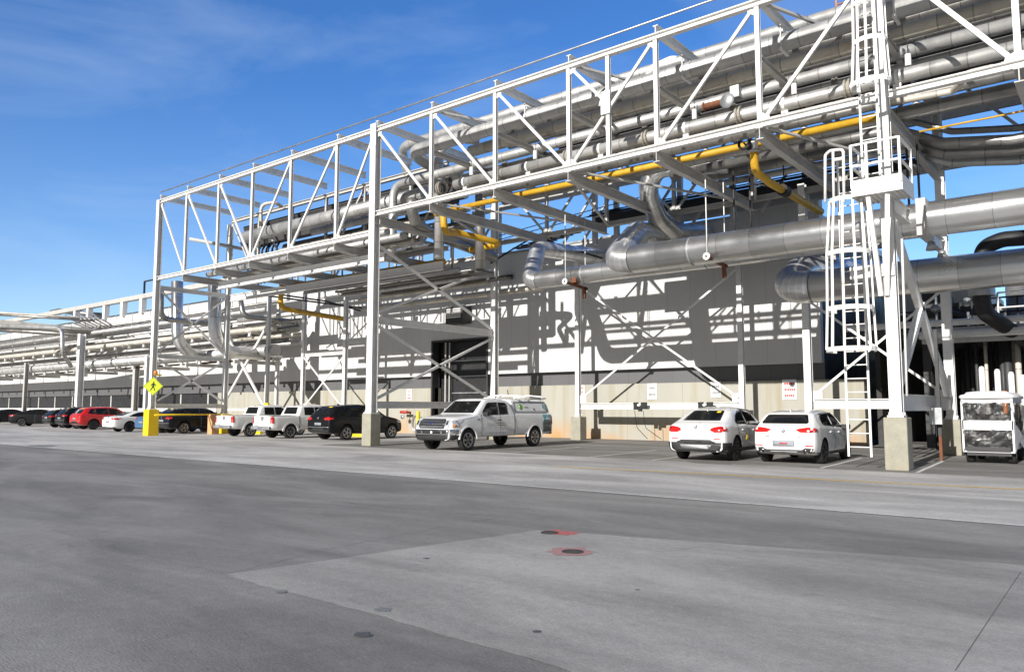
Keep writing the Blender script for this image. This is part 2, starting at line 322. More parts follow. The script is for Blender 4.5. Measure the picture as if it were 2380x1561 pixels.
def crack(pts, w=.006, seed=1):
    rnd = random.Random(seed); mb = MB(); o = []
    for (a, b_) in zip(pts, pts[1:]):
        n = max(2, int(math.hypot(b_[0]-a[0], b_[1]-a[1])/.15))
        for k in range(n): o.append((a[0]+(b_[0]-a[0])*k/n+rnd.uniform(-.03, .03), a[1]+(b_[1]-a[1])*k/n+rnd.uniform(-.03, .03)))
    for a, b_ in zip(o, o[1:]): gline(mb, a, b_, w*rnd.uniform(.5, 1.3), .0078)
    tag(mb.build('pavement_crack', M['joint']), kind='structure')
g_ = lambda *q: [tuple(P(a, c_, Z=0).xy) for a, c_ in q]
crack(g_((120, 1230), (330, 1290), (560, 1345)), .004, 2); crack(g_((1480, 1290), (1700, 1262), (1960, 1275)), .004, 4); crack(g_((520, 1334), (800, 1268), (1210, 1192)), .006, 5)
crack(g_((300, 1500), (420, 1470), (520, 1490)), .004, 7); crack(g_((1000, 1180), (1090, 1140), (1240, 1128)), .005, 8)
crack([(-60, 17.2), (-30, 17.0), (-12, 17.3), (4, 17.1)], .008, 9)
# utility covers with sprayed red marks, oil stains
def blob(c, rx, ry, z, n=26, jag=.25, seed=1):
    rnd = random.Random(seed); return [(c.x+math.cos(a)*rx*(1+rnd.uniform(-jag, jag)), c.y+math.sin(a)*ry*(1+rnd.uniform(-jag, jag))) for a in [2*math.pi*k/n for k in range(n)]]
M['spray'] = mat('faded_red_spray_paint', (.42, .12, .11), .9, noise=.2, nscale=20, dirt=(.27, .27, .27), dirt_amt=1, dscale=12)
M['spray2'] = mat('pale_red_overspray', (.36, .20, .19), .9, noise=.2, nscale=20, dirt=(.27, .27, .27), dirt_amt=1, dscale=9)
M['oil'] = mat('oil_stain', (.075, .075, .075), .5, noise=.3, nscale=20)
M['oil2'] = mat('faint_damp_stain', (.19, .19, .19), .7, noise=.2, nscale=20)
M['iron'] = mat('cast_iron', (.05, .045, .04), .6, noise=.5, nscale=30)
def cover(px, py, r, seed, lab):
    c = P(px, py, Z=0); t = thing('utility_cover', lab, 'cover', c, 0, 'utility covers marked with red paint')
    mb = MB(); mb.lathe([(0, .012), (r, .012), (r, .004)], c, n=28, smooth=False); mb.build('lid', M['iron'], t)
    mb = MB(); mb.lathe([(r*1.12, .005), (r*1.12, .014), (r*1.01, .014)], c, n=28, smooth=False); mb.build('ring', M['dark'], t)
    return c
cc = cover(1331, 1283, .108, 3, 'round dark iron utility cover ringed by faint red spray paint, the nearer one')
sheet('red_paint_mark', blob(cc, .26, .24, 0, seed=4, jag=.3), .007, M['spray2'])
cc = cover(1277, 1238.5, .10, 5, 'round utility cover partly under red spray paint, the farther one')
sheet('red_paint_mark', blob(cc+Vector((.10, .10, 0)), .26, .18, 0, seed=9, jag=.35), .007, M['spray'])
for (px, py, rx, ry, mm, sd) in [(843, 1475, .075, .05, 'oil', 2), (890, 1417, .075, .06, 'oil2', 6), (1248, 1468, .038, .03, 'oil', 8), (97, 1036, 1.0, .5, 'oil2', 12), (655, 1375, .06, .05, 'oil2', 13), (991, 1298, .035, .03, 'oil', 14), (1482, 1371, .02, .02, 'oil', 15)]:
    sheet('pavement_stain', blob(P(px, py, Z=0), rx, ry, 0, seed=sd, jag=.3), .0065, M[mm])

# ------------------------------------------------------------ the long building
WY = 34.0; XR = P(1905, 700, Y=WY).x; XL = -190
ZC, ZR, ZT = 3.52, 2.80, 10.35                       # cladding foot, concrete top, roof line
DX0, DX1, DZ = P(1006, 850, Y=WY).x, P(1131, 850, Y=WY).x, P(1068, 792, Y=WY).z
bld = thing('industrial_building', 'long pale panelled industrial building with dark band and stained concrete base', 'building', (-20, WY, 0))
b = MB()
def slab(mb, x0, x1, y0, y1, z0, z1): mb.box(((x0+x1)/2, (y0+y1)/2, (z0+z1)/2), (x1-x0, y1-y0, z1-z0))
slab(b, XL, DX0, WY, WY+.35, ZC, ZT); slab(b, DX0, DX1, WY, WY+.35, DZ, ZT); slab(b, DX1, XR, WY, WY+.35, ZC, ZT)
b.build('wall', M['wall'], bld)
b = MB(); slab(b, XL, DX0, WY+.36, WY+.6, ZR, ZC+.2); slab(b, DX1, XR, WY+.36, WY+.6, ZR, ZC+.2); b.build('recessed_band', M['wall_low'], bld)
b = MB(); slab(b, -58, DX0, WY+.20, WY+.75, 0, ZR); slab(b, DX1, XR+1.6, WY+.20, WY+.75, 0, ZR); b.build('concrete_base', M['wall_conc'], bld)
b = MB(); slab(b, XL, -58.01, WY+.55, WY+.75, 1.55, ZR+.0); b.build('dark_window_band', mat('dark_tinted_glass', (.03, .03, .032), .25, noise=.2), bld)
b = MB(); slab(b, XL, -58.01, WY+.1, WY+.9, 1.25, 1.55); b.build('window_ledge', M['steel'], bld)
b = MB(); slab(b, XL, -58.01, WY+.5, WY+.75, 0, 1.25); b.build('lower_wall', M['wall_low'], bld)
b = MB(); slab(b, XL, XR, WY+.4, WY+46, ZT-.55, ZT-.25); slab(b, XL, XR, WY-.06, WY+.30, ZT+.003, ZT+.12); b.build('roof', M['galv'], bld)
for k in range(26):
    b = MB(); x = -60-k*4.4; slab(b, x-.10, x+.10, WY+.50, WY+.545, 1.56, ZR-.02); b.build('window_mullion', M['steel_shaded'], bld)
# side wall and taller block
b = MB(); slab(b, XR-.35, XR, WY+.37, WY+46, .0, ZT-.6); b.build('side_wall', M['dark'], bld)
x0, x1 = P(1722, 500, Y=WY).x, P(1912, 500, Y=WY).x
b = MB(); slab(b, x0, x1, WY-.5, WY+.0-.003, 8.6, 11.0); b.build('raised_parapet', M['wall'], bld, bevel=.01)
# door opening
b = MB(); slab(b, DX0-1.5, DX1+.5, WY+.8, WY+.9, 0, DZ+.6); b.build('shutter_door', mat('black_shutter', (.018, .018, .019), .5, noise=.2), bld)
b = MB()
for x in (DX0-.06, DX1+.06): slab(b, x-.06, x+.06, WY-.04, WY+.5, 0, DZ+.12)
slab(b, DX0, DX1, WY-.04, WY+.5, DZ, DZ+.12); b.build('door_frame', M['dark'], bld)
for zz in (1.45, 2.45, 3.45, 4.4):
    b = MB(); slab(b, DX0+.9, DX1-.05, WY+.70, WY+.795, zz, zz+.07); b.build('door_rail', M['galv'], bld)
b = MB(); slab(b, DX0+.72, DX0+.80, WY+.3, WY+.38, 0, DZ); b.build('door_pole', M['steel_shaded'], bld)
b = MB(); slab(b, DX0+.92, DX0+.99, WY+.45, WY+.52, 0, DZ); b.build('door_pole', M['steel_shaded'], bld)

# plain wall signs, posters, small equipment on the wall
def wall_sign(px, py, w, h, lab, rows, Y=WY+.17, red=True):
    c = P(px, py, Y=Y); t = thing('wall_sign', lab, 'sign', c, 0, 'small white notices on the concrete wall')
    mb = MB(); mb.box(c, (w, .02, h)); mb.build('board', M['signwhite'], t)
    mb = MB()
    rnd = random.Random(int(px))
    for i in range(rows):
        z = c.z+h/2-h*(i+.7)/(rows+.4); x = c.x-w*.36
        while x < c.x+w*.30:
            l = rnd.uniform(.05, .10)*w*1.4; mb.box((x+l/2, c.y-.0125, z), (l, .004, h*.34/rows)); x += l+.03*w
    mb.build('print', M['signred'] if red else M['signgrey'], t)
wall_sign(1835, 905, .62, .88, 'white notice with rows of red print between the two rear columns', 3)
wall_sign(1516, 909, .52, .78, 'blank looking white notice above the white beam, left of the cable bundle', 2, red=False)
wall_sign(1664, 905, .50, .74, 'white notice on concrete wall above the white coupe roof', 2, red=False)
wall_sign(1351, 915, .42, .90, 'narrow notice with red print beside the post at the dark plinth', 4)
wall_sign(951, 917, .46, .70, 'small notice with red print left of the dark doorway', 3)
# utility box heater by the door and flood light
c = P(1065, 733, Y=WY-.5)
t = thing('unit_heater', 'black and white louvred box unit mounted on wall over the doorway', 'heater', c)
b = MB(); b.box(c, (1.35, .8, 1.0)); b.build('casing', M['dark'], t, bevel=.03)
b = MB()
for k in range(5): b.box(c+Vector((0, -.42, .34-k*.12)), (1.15, .05, .06), Matrix.Rotation(.35, 3, 'X'))
b.build('louvres', M['steel'], t)
b = MB(); b.box(c+Vector((0, .44, .1)), (.3, .1, 1.3)); b.build('bracket', M['galv'], t)
c = P(1171, 645, Y=WY-.25)
t = thing('flood_light', 'small black twin flood light on the grey wall below the duct elbow', 'light', c)
b = MB(); b.box(c, (.36, .22, .26)); b.box(c+Vector((.42, 0, -.02)), (.30, .22, .26)); b.build('housing', M['black'], t, bevel=.02)
b = MB(); b.box(c+Vector((0, -.115, 0)), (.2, .02, .14)); b.build('lens', M['galv'], t)
b = MB(); b.box(c+Vector((.2, .16, .1)), (.6, .1, .08)); b.build('bracket', M['dark'], t)
# fire hydrant valve, hose, yellow bollard
c = P(946, 958, Y=WY-.1)
t = thing('fire_valve', 'red fire hose valve on the stained wall left of the doorway', 'valve', c)
b = MB(); b.rod(c+Vector((0, .3, 0)), c+Vector((0, -.35, 0)), .07); b.rod(c+Vector((-.32, -.25, .02)), c+Vector((.3, -.25, .02)), .085); b.build('body', M['red'], t)
b = MB(); b.lathe([(.0, 0), (.13, 0), (.13, .04), (0, .04)], c+Vector((-.02, -.36, -.28)), (0, -1, 0), 14); b.rod(c+Vector((-.02, -.25, 0)), c+Vector((-.02, -.25, -.34)), .035); b.build('handwheel', M['galv'], t)
c = P(966, 985, Y=WY-.25)
b = MB(); b.tube([c+Vector((.42*math.cos(a), .02*a, .52*math.sin(a))) for a in [k*.3 for k in range(22*2)]], .035, 8)
tag(b.build('hose_reel', M['galv']), 'coiled grey hose hung on the wall behind the yellow bollard', 'hose')
c = P(971.5, 1008, Z=0); c = P(971.5, 985, Y=31.5); c.z = 0
b = MB(); b.lathe([(.0, 1.42), (.07, 1.40), (.11, 1.33), (.11, 0)], c, n=20); tag(b.build('bollard', M['safety']), 'single yellow steel bollard in front of the concrete wall', 'bollard')

# ------------------------------------------------------------ pipe rack: columns, trusses, cross beams
ZB_R, ZB_L, ZTOP = 9.95, 9.12, 13.7
YF, YB, YBL = 22.0, 29.95, 26.65
XP = [-25.2, -21.85, -18.45, -15.05, -11.6, -8.2, -4.92, -1.75]            # right bay panel points (and the next)
XQ = [-44.25, -41.2, -37.86, -34.68, -31.4, -27.9, -25.3]                    # left bay
def column(x, y, z0, z1, w, lab, plinth=None, pcol='plinth', pw=.8, cat='column', name='steel_column', group='steel columns of the pipe rack', mat_='steel', along=False):
    t = thing(name, lab, cat, (x, y, 0), 0, group)
    b = MB(); b.ibeam((x, y, z0+.05), (x, y, z1), w, w, up=(0, 1, 0) if not along else (1, 0, 0), t=.035); b.build('shaft', M[mat_], t)
    b = MB(); b.box((x, y, z0+.03), (w*1.35, w*1.35, .05))
    for sx in (-1, 1):
        for sy in (-1, 1): b.rod((x+sx*w*.52, y+sy*w*.52, z0+.05), (x+sx*w*.52, y+sy*w*.52, z0+.13), .022, 6)
    b.build('base_plate', M['steel'], t)
    if plinth:
        b = MB(); b.box((x, y, plinth/2), (pw, pw, plinth)); b.build('plinth', M[pcol], t, bevel=.025)
    return t
colB = column(-25.28, YF, 1.35, ZTOP+.25, .35, 'tall white front column on concrete plinth at the middle of the rack', 1.35, pw=.56)
colC = column(-4.84, YF, 1.35, 18.5, .29, 'tall white front column with ladders on concrete plinth near the golf cart', 1.35, pw=.56)
colA = column(-44.3, YF, 1.5, ZTOP+.1, .30, 'far white front column on a yellow painted plinth, with pedestrian sign', 1.5, 'safety', .62)
for (x, y, z1, w, lab, pl, pc) in [
    (-25.28, 30.1, 13.9, .30, 'white rear column rising behind the white pickup truck', 1.1, 'plinth'),
    (-4.9, YB+.1, 15, .29, 'white rear column between ladder and golf cart', 1.2, 'plinth'),
    (-44.4, YBL, 13.2, .28, 'white rear column on a yellow plinth beside the first small pickup', 1.2, 'safety')]:
    column(x, y, .02 if not pl else pl, z1, w, lab, pl, pc, .66 if pc == 'safety' else .56)
xa, xb, xc = P(1340, 900, Y=32.3).x, P(1722, 900, Y=32.3).x, P(1880, 900, Y=29.9).x
column(xa, 32.45, 1.15, 9.6, .22, 'slim white post on a mossy dark plinth right of the pickup truck', 1.15, pw=.58, mat_='steel')
column(xb, 32.45, .1, 9.4, .22, 'slim white post behind the white coupe, under the big duct', None)
column(xc, 29.9, .1, 10.2, .26, 'white post behind the small white hatchback', None)
# columns of the left bay's rear row
for (px, y, z1, lab) in [(622, 30.0, 9.3, 'white post of the braced row left of the second small pickup cab'), (705, 30.5, 9.0, 'white post above the rear of the second small pickup'), (802, 30.5, 9.3, 'white post above the dark car roof'), (645, 32.6, 9.0, 'thin post against the wall left of the black sport utility car')]:
    column(P(px, 850, Y=y).x, y, .1, z1, .22, lab, None, mat_='steel')
def truss(name_lab, xs, y, zb, zt, diags, cw=.21, vw=.14, dw=.10, m='steel', group='trusses of the pipe rack'):
    t = thing('steel_truss', name_lab, 'truss', (xs[0], y, zb), 0, group)
    b = MB(); b.ibeam((xs[0], y, zt), (xs[-1], y, zt), cw, cw, t=.03); b.build('top_chord', M[m], t)
    b = MB(); b.ibeam((xs[0], y, zb), (xs[-1], y, zb), cw, cw, t=.03); b.build('bottom_chord', M[m], t)
    for x in xs[1:-1]:
        b = MB(); b.ibeam((x, y, zb+cw/2), (x, y, zt-cw/2), vw, vw, up=(0, 1, 0), t=.022); b.build('vertical', M[m], t)
    for (x0, z0, x1, z1) in diags:
        a, c_ = Vector((x0, y, z0)), Vector((x1, y, z1)); d = (c_-a).normalized()
        b = MB(); b.bar(a+d*.22, c_-d*.22, dw, dw*.8, up=(0, 1, 0)); b.build('diagonal', M[m], t)
    for (x0, z0, x1, z1) in diags:
        for (x, z, sx, sz) in ((x0, z0, x1-x0, z1-z0), (x1, z1, x0-x1, z0-z1)):
            ux, uz = (1 if sx > 0 else -1), (1 if sz > 0 else -1); b = MB()
            b.add([(x, y-.012, z), (x+ux*.34, y-.012, z), (x+ux*.27, y-.012, z+uz*.24), (x+ux*.08, y-.012, z+uz*.34), (x, y-.012, z+uz*.34), (x, y+.012, z), (x+ux*.34, y+.012, z), (x+ux*.27, y+.012, z+uz*.24), (x+ux*.08, y+.012, z+uz*.34), (x, y+.012, z+uz*.34)],
                  [(0, 1, 2, 3, 4), (9, 8, 7, 6, 5), (0, 5, 6, 1), (1, 6, 7, 2), (2, 7, 8, 3), (3, 8, 9, 4)]); b.build('gusset_plate', M[m], t)
    return t
def dg(xs, pat, zb, zt):
    o = []
    for i, p in enumerate(pat):
        if p == '\\': o.append((xs[i], zt, xs[i+1], zb))
        elif p == '/': o.append((xs[i], zb, xs[i+1], zt))
    return o
tR = truss('long white front truss between the middle column and the ladder column', XP[:7], YF, ZB_R, ZTOP, dg(XP, '\\\\\\ //', ZB_R, ZTOP)+[(XP[3], ZB_R, XP[4], ZTOP), (XP[3], ZTOP, (XP[3]+XP[4])/2-.15, (ZB_R+ZTOP)/2+.1)])
xm = (XP[3]+XP[4])/2-.1
b = MB(); b.ibeam((xm, YF, ZB_R+.13), (xm, YF, ZTOP-.13), .14, .14, up=(0, 1, 0), t=.022); b.build('vertical', M['steel'], tR)
b = MB(); b.box((xm-.05, YF-.12, (ZB_R+ZTOP)/2+.1), (.36, .03, .8)); b.build('splice_plate', M['steel'], tR)
truss('short white front truss right of the ladder column, cut by the picture edge', [XP[6]+.25, XP[7], 1.4, 4.6], YF, ZB_R, ZTOP, dg([XP[6]+.25, XP[7], 1.4, 4.6], '\\/\\', ZB_R, ZTOP), dw=.12)
truss('white front truss over the small pickups, left of the middle column', XQ, YF, ZB_L, ZTOP, dg(XQ, '\\\\\\///', ZB_L, ZTOP))
ZTL = P(533, 517, Y=YBL).z
truss('third truss plane deep behind the left bay, its white darkened for shade', [XQ[2], XQ[3], XQ[4], XQ[5], XQ[6]], 29.7, 9.3, 12.9, dg([XQ[2], XQ[3], XQ[4], XQ[5], XQ[6]], '/\\/\\', 9.3, 12.9), m='steel_shaded', group='rear trusses of the pipe rack')
truss('rear truss of the left bay, seen through the front one', XQ, YBL, ZB_L+.1, ZTL, dg(XQ, '\\\\ /\\/', ZB_L+.1, ZTL), m='steel_shaded', group='rear trusses of the pipe rack')
truss('rear truss of the right bay, hidden behind the upper pipes', XP[:7]+[-1.7, 1.4, 4.6], YB, ZB_R, ZTOP, dg(XP[:7]+[-1.7, 1.4, 4.6], '\\/\\/\\/\\/\\', ZB_R, ZTOP), m='steel_shaded', group='rear trusses of the pipe rack')
# cross beams, top level and bottom level
ordn = ['first', 'second', 'third', 'fourth', 'fifth', 'sixth', 'seventh', 'eighth', 'ninth', 'tenth', 'eleventh', 'twelfth', 'thirteenth', 'fourteenth', 'fifteenth', 'sixteenth']
def cbeam(x, y0, y1, z, w, h, lab, grp, m='steel'):
    b = MB(); b.ibeam((x, y0, z), (x, y1, z), w, h, t=.028); o = b.build('cross_beam', M[m]); tag(o, lab, 'beam', grp)
allx = XQ[:-1]+XP+[1.4]
for i, x in enumerate(allx):
    left = x < -25.5
    cbeam(x, YF-.02, (YBL if left else YB), ZTOP+.105+.15, .18, .30, 'top level white cross beam, %s from the far end of the rack' % ordn[i], 'cross beams on top of the trusses')
    if i > 0: cbeam(x, YF-.10, YB if x > -36 else 28.5, (ZB_L if left else ZB_R)-.105-.18, .22, .36, 'lower white cross beam under the trusses, %s from the far end' % ordn[i], 'cross beams under the trusses', 'steel_shaded')
# mid level struts of the right bay
for i, x in enumerate(XP[:7]+[1.4]):
    if x in (XP[0],): continue
    cbeam(x, YF+.12, YB, 12.0, .16, .20, 'mid level strut carrying the upper pipes, %s from the middle column' % ordn[i], 'mid level struts inside the right bay', 'steel_shaded')
# plan bracing
def brace(lab, pts, r, grp='diagonal bracing', m='steel', name='brace', ang=True):
    b = MB()
    for a, c_ in pts: b.bar(a, c_, r, r*.8)
    o = b.build(name, M[m]); tag(o, lab, 'brace', grp); return o
for i in range(0, 6):
    s_ = (YF+.2, YB-.2) if i % 2 else (YB-.2, YF+.2)
    brace('thin diagonal under the right bay, %s from the middle column' % ordn[i], [((XP[i]+.2, s_[0], ZB_R-.1), (XP[i+1]-.2, s_[1], ZB_R-.1))], .09, 'plan bracing under the right bay', 'steel_shaded')
for i in (1, 3, 5):
    brace('thin roof level diagonal of the right bay, near cross beam number %d' % i, [((XP[i]+.2, YF+.2, ZTOP), (XP[i+1]-.2, YB-.2, ZTOP))], .10, 'plan bracing above the right bay', 'steel_shaded')
# transverse frames at the columns
def frame(x, y0, y1, levels, diags, lab, m='steel', bw=.2, bh=.3, dw=.105):
    t = thing('bracing_frame', lab, 'bracing', (x, y0, 0), 0, 'braced frames between front and rear columns')
    for z in levels:
        b = MB(); b.ibeam((x, y0+.24, z), (x, y1-.22, z), bw, bh, t=.025); b.build('beam', M[m], t)
    for (ya, za, yb, zb) in diags:
        b = MB(); b.bar((x, ya, za), (x, yb, zb), dw, dw); b.build('diagonal', M[m], t)
frame(-25.28, YF, 30.1, (1.72, 5.35), [(22.3, 2.0, 29.9, 5.1), (29.9, 2.0, 22.3, 5.1), (22.3, 8.6, 29.8, 5.6), (22.3, 5.7, 29.8, 8.6)], 'braced frame behind the middle column beside the doorway')
frame(-4.9, YF, YB+.1, (1.74, 7.15), [(22.3, 6.9, 29.7, 1.95), (22.3, 2.0, 26.0, 4.7)], 'braced frame behind the ladder column', dw=.2, bh=.45)
frame(-44.3, YF, YBL, (1.7, 4.6, 8.6), [(22.3, 2.0, 26.4, 4.4), (26.4, 2.0, 22.3, 4.4), (22.3, 4.9, 26.4, 8.4), (26.4, 4.9, 22.3, 8.4)], 'braced frame at the far end column with yellow plinth', bh=.25)
# longitudinal bracing with beam between posts near the wall
def wall_brace(x0, x1, y, z0, z1, lab, beamz=1.68, bh=.30, m='steel', dw=.085):
    t = thing('bracing_frame', lab, 'bracing', (x0, y, 0), 0, 'cross braced bays between rear posts')
    b = MB(); b.ibeam((x0+.17, y, beamz), (x1-.17, y, beamz), .2, bh, t=.025); b.build('beam', M[m], t)
    for (za, zb, yo) in ((z0, z1, .07), (z1, z0, -.07)):
        b = MB(); b.bar((x0+.15, y+yo, za), (x1-.15, y+yo, zb), dw, dw*.7, up=(0, 1, 0)); b.build('diagonal', M[m], t)
    for xg in (x0+.3, x1-.3): b = MB(); b.box((xg, y, z0-.02), (.34, .02, .38)); b.build('gusset_plate', M[m], t)
    return t
tw = wall_brace(xa, xb, 32.45, 2.05, 7.7, 'white cross brace with thick rail in front of the stained wall')
wall_brace(xc, -4.9, 29.95, 2.05, 5.6, 'white cross brace with rail behind the ladder', 1.74, .36)
wall_brace(P(705, 850, Y=30.5).x, P(802, 850, Y=30.5).x, 30.5, 1.7, 4.8, 'white cross brace above the second small pickup', 4.95, .2)
wall_brace(P(515, 850, Y=30).x, P(622, 850, Y=30).x, 30.0, 1.7, 7.2, 'white cross brace above the first small pickup', 1.5, .2, dw=.16)
# cables and boxes on the rail
for i, (px, lab) in enumerate([(1488, 'black bundle of fittings clipped on the white rail, left one'), (1640, 'black fitting on the white rail above the white coupe')]):
    c = P(px, 944, Y=32.05); t = thing('junction_box', lab, 'junction box', c, 0, 'black fittings on the rail')
    b = MB(); b.box(c+Vector((-.22, 0, .02)), (.22, .16, .34)); b.box(c+Vector((.2, 0, .04)), (.26, .16, .3)); b.box(c+Vector((0, 0, -.12)), (.16, .14, .22)); b.build('case', M['black'], t, bevel=.015)
    b = MB(); b.lathe([(0, .0), (.07, 0), (.07, .03), (0, .03)], c+Vector((-.02, -.1, .06)), (0, -1, 0), 14); b.build('cap', M['signwhite'], t)
    if i == 0:
        for dx, bx in ((-.3, -.5), (.15, .25)):
            b = MB(); b.tube(fillet([c+Vector((dx, .0, -.2)), c+Vector((dx, .2, -1.0)), Vector((c.x+bx, 33.6, .1))], .3), .014, 6); b.build('cable', M['black'], t)

# ------------------------------------------------------------ pipes
def pipe(lab, pts, d, m='clad', bend=.6, n=14, name='pipe', grp=None, elbows=None, flange=None, shoes=None, cat='pipe'):
    """a pipe along pts; bands, flanges and shoes are its parts"""
    t = thing(name, lab, cat, tuple(pts[0]), 0, grp)
    b = MB(); b.tube(fillet(pts, bend, 9), d/2, n); b.build('run', M[m], t)
    if flange:
        for f in flange:
            f = Vector(f[0]), Vector(f[1]); b = MB(); ax = f[1].normalized()
            b.lathe([(d*.5, -.05), (d*.72, -.05), (d*.72, -.008), (d*.72, .008), (d*.72, .05), (d*.5, .05)], f[0], ax, 16, False); b.build('flange', M['rust'] if m != 'yellow' else M['yellow'], t)
    if shoes:
        for (x, y, z, h) in shoes:
            b = MB(); b.box((x, y, z-d/2-h/2), (.22, .12, h)); b.box((x, y, z-d/2-h+.01), (.3, .2, .025)); b.lathe([(d/2+.004, -.04), (d/2+.02, -.04), (d/2+.02, .04), (d/2+.004, .04)], (x, y, z), (1, 0, 0), 14, False); b.build('shoe', M['steel'], t)
    return t
def Zk(k, y): return 1.6+k*y
XE = 6.0
UP = 'silver pipes along the upper rack'
sh = lambda k, y, h=.14: [(x+.05, y, Zk(k, y), h) for x in XP[1:7]]
def X_at(px, py, Y): return P(px, py, Y=Y).x
# upper level
x0 = X_at(930, 322, 26); pipe('topmost silver pipe above the top cross beams, with curled left end', [(x0-.3, 27.0, Zk(.501, 26)-1.6), (x0-.3, 26.4, Zk(.501, 26)), (x0+.6, 26, Zk(.501, 26)), (XE, 26, Zk(.501, 26))], .46, bend=.7, grp=UP)
x0 = X_at(952, 340, 24); y = 24.0; z = Zk(.484, y)
pipe('thick silver pipe just under the top cross beams, turned back at its left end', [(x0+1.2, y+2.2, z-.9), (x0, y+1.3, z-.25), (x0+.1, y, z), (XE, y, z)], .58, bend=.9, grp=UP, shoes=None)
for i in (2, 4, 5, 6):
    b = MB(); b.box((XP[i]+.1, y, z+.33), (.10, .5, .12)); b.rod((XP[i]+.1, y-.3, z-.3), (XP[i]+.1, y-.3, ZTOP), .02, 6); b.rod((XP[i]+.1, y+.3, z-.3), (XP[i]+.1, y+.3, ZTOP), .02, 6); b.bar((XP[i]+.1, y-.34, z-.31), (XP[i]+.1, y+.34, z-.31), .08)
    tag(b.build('pipe_hanger', M['steel']), 'pipe hanger round the thick upper pipe at its %s support' % ordn[i-2], 'hanger', 'hangers of the upper pipes')
y = 24.9; z = Zk(.453, y); pipe('stained cream pipe running below the thickest upper pipe', [(-22.3, y, z), (XE, y, z)], .50, 'clad_cream', grp=UP)
y = 26.0; z = Zk(.445, y); pipe('grey pipe half hidden behind the stained cream one', [(-21, y, z), (XE, y, z)], .36, 'clad', grp=UP)
y = 24.5; z = Zk(.4275, y); xv = X_at(914, 430, y)
pipe('silver pipe that drops vertically beside the middle column and ends in a corrugated curve', [(xv-.45, y+.2, ZB_R-1.3), (xv-.1, y, ZB_R-1.0), (xv, y, ZB_R-.3), (xv, y, z), (XE, y, z)], .40, bend=.75, grp=UP)
y = 25.2; z = Zk(.411, y); pipe('thin silver pipe in the middle of the rack', [(-23.0, y, z), (XE, y, z)], .22, 'clad', grp=UP)
y = 24.0; z = Zk(.399, y); pipe('lowest thick silver pipe above the bottom chord', [(-22.4, y, z), (-12.9, y, z), (XE, y, z)], .42, 'clad', grp=UP, shoes=sh(.399, y, .28))
y = 26.8; z = Zk(.386, y); pipe('grey pipe deep inside the rack, left half only', [(-24.2, y, z), (-11, y, z)], .36, 'clad', grp=UP)
y = 22.62; z = ZB_R+.31; pipe('slim cream pipe lying on the bottom chord', [(-21.0, y, z), (-5.8, y, z), (-4.6, y+.9, z+.0), (-3.4, y+.9, z-.05), (-2.9, y, z), (XE, y, z)], .19, 'clad_cream', bend=.15, grp=UP)
y = 28.6
for k, d, nm in ((.405, .3, 'upper'), (.375, .34, 'middle'), (.352, .26, 'lower')):
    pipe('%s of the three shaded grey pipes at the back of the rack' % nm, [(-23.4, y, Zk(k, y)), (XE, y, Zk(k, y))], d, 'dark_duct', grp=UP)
y = 27.4; pipe('plain silver pipe filling the gap behind the two highest ones', [(-20.5, y, Zk(.4925, y)), (XE, y, Zk(.4925, y))], .36, 'clad', grp=UP)
y = 25.7; pipe('grey pipe tucked behind the thickest upper pipe', [(-21, y, Zk(.469, y)), (XE, y, Zk(.469, y))], .34, 'dark_duct', grp=UP)
# second curled pipes near the middle column
y = 25.4; z = Zk(.50, y)
pipe('bent silver pipe arching over beside the middle column top', [(-23.1, 26.4, z-.35), (-24.2, 25.6, z-.15), (-24.55, 25.2, z-1.0), (-24.5, 25.2, 8.4)], .42, bend=.5, n=14)
pipe('vertical grey pipe directly right of the middle column', [(-24.1, 27.6, 13.0), (-24.1, 27.6, 8.2)], .5, 'dark_duct')
# valve with rusty body on a pipe
c = P(1700, 232, Y=24.4)
t = thing('valve', 'rusty valve with handwheel on the mid pipes of the right bay', 'valve', c)
b = MB(); b.lathe([(0, -.5), (.17, -.5), (.17, -.44), (.12, -.44), (.12, .3), (.17, .3), (.17, .36), (0, .36)], c+Vector((-.5, 0, 0)), (1, 0, 0), 16, False); b.build('body', M['rust'], t)
b = MB(); b.lathe([(.0, 0), (.24, 0), (.26, .03), (.24, .07), (0, .06)], c+Vector((.05, -.45, -.2)), (0, -1, 0), 12); b.rod(c+Vector((.05, 0, -.05)), c+Vector((.05, -.5, -.2)), .06); b.box(c+Vector((.25, -.2, .12)), (.3, .3, .4)); b.build('actuator', M['galv'], t)
# dark gratings at the back of the rack
for (xa_, xb_, ya, yb, z, lab) in [(-19.0, XE, 26.9, 29.6, 13.85, 'dark cable tray deck with an added shade box under it, behind the upper pipes of the right bay'), (-43.8, -25.6, 27.2, 29.4, 13.0, 'dark cable tray deck with an added shade box under it, behind the rear truss of the left bay')]:
    b = MB(); b.box(((xa_+xb_)/2, (ya+yb)/2, z), (xb_-xa_, yb-ya, .18)); h_ = 1.7 if xa_ > -20 else 1.2; b.box(((xa_+xb_)/2, ya+.3, z-.1-h_/2), (xb_-xa_, .5, h_)); tag(b.build('cable_tray', M['grate']), lab, 'cable tray', 'cable trays')  # upright box under each deck is added to shade the wall
# conduit above the top chord
b = MB(); b.rod((-44.4, YF+.05, ZTOP+.62), (5, YF+.05, ZTOP+.62), .035, 6); tag(b.build('conduit', M['galv']), 'thin conduit along the very top of the truss', 'conduit')
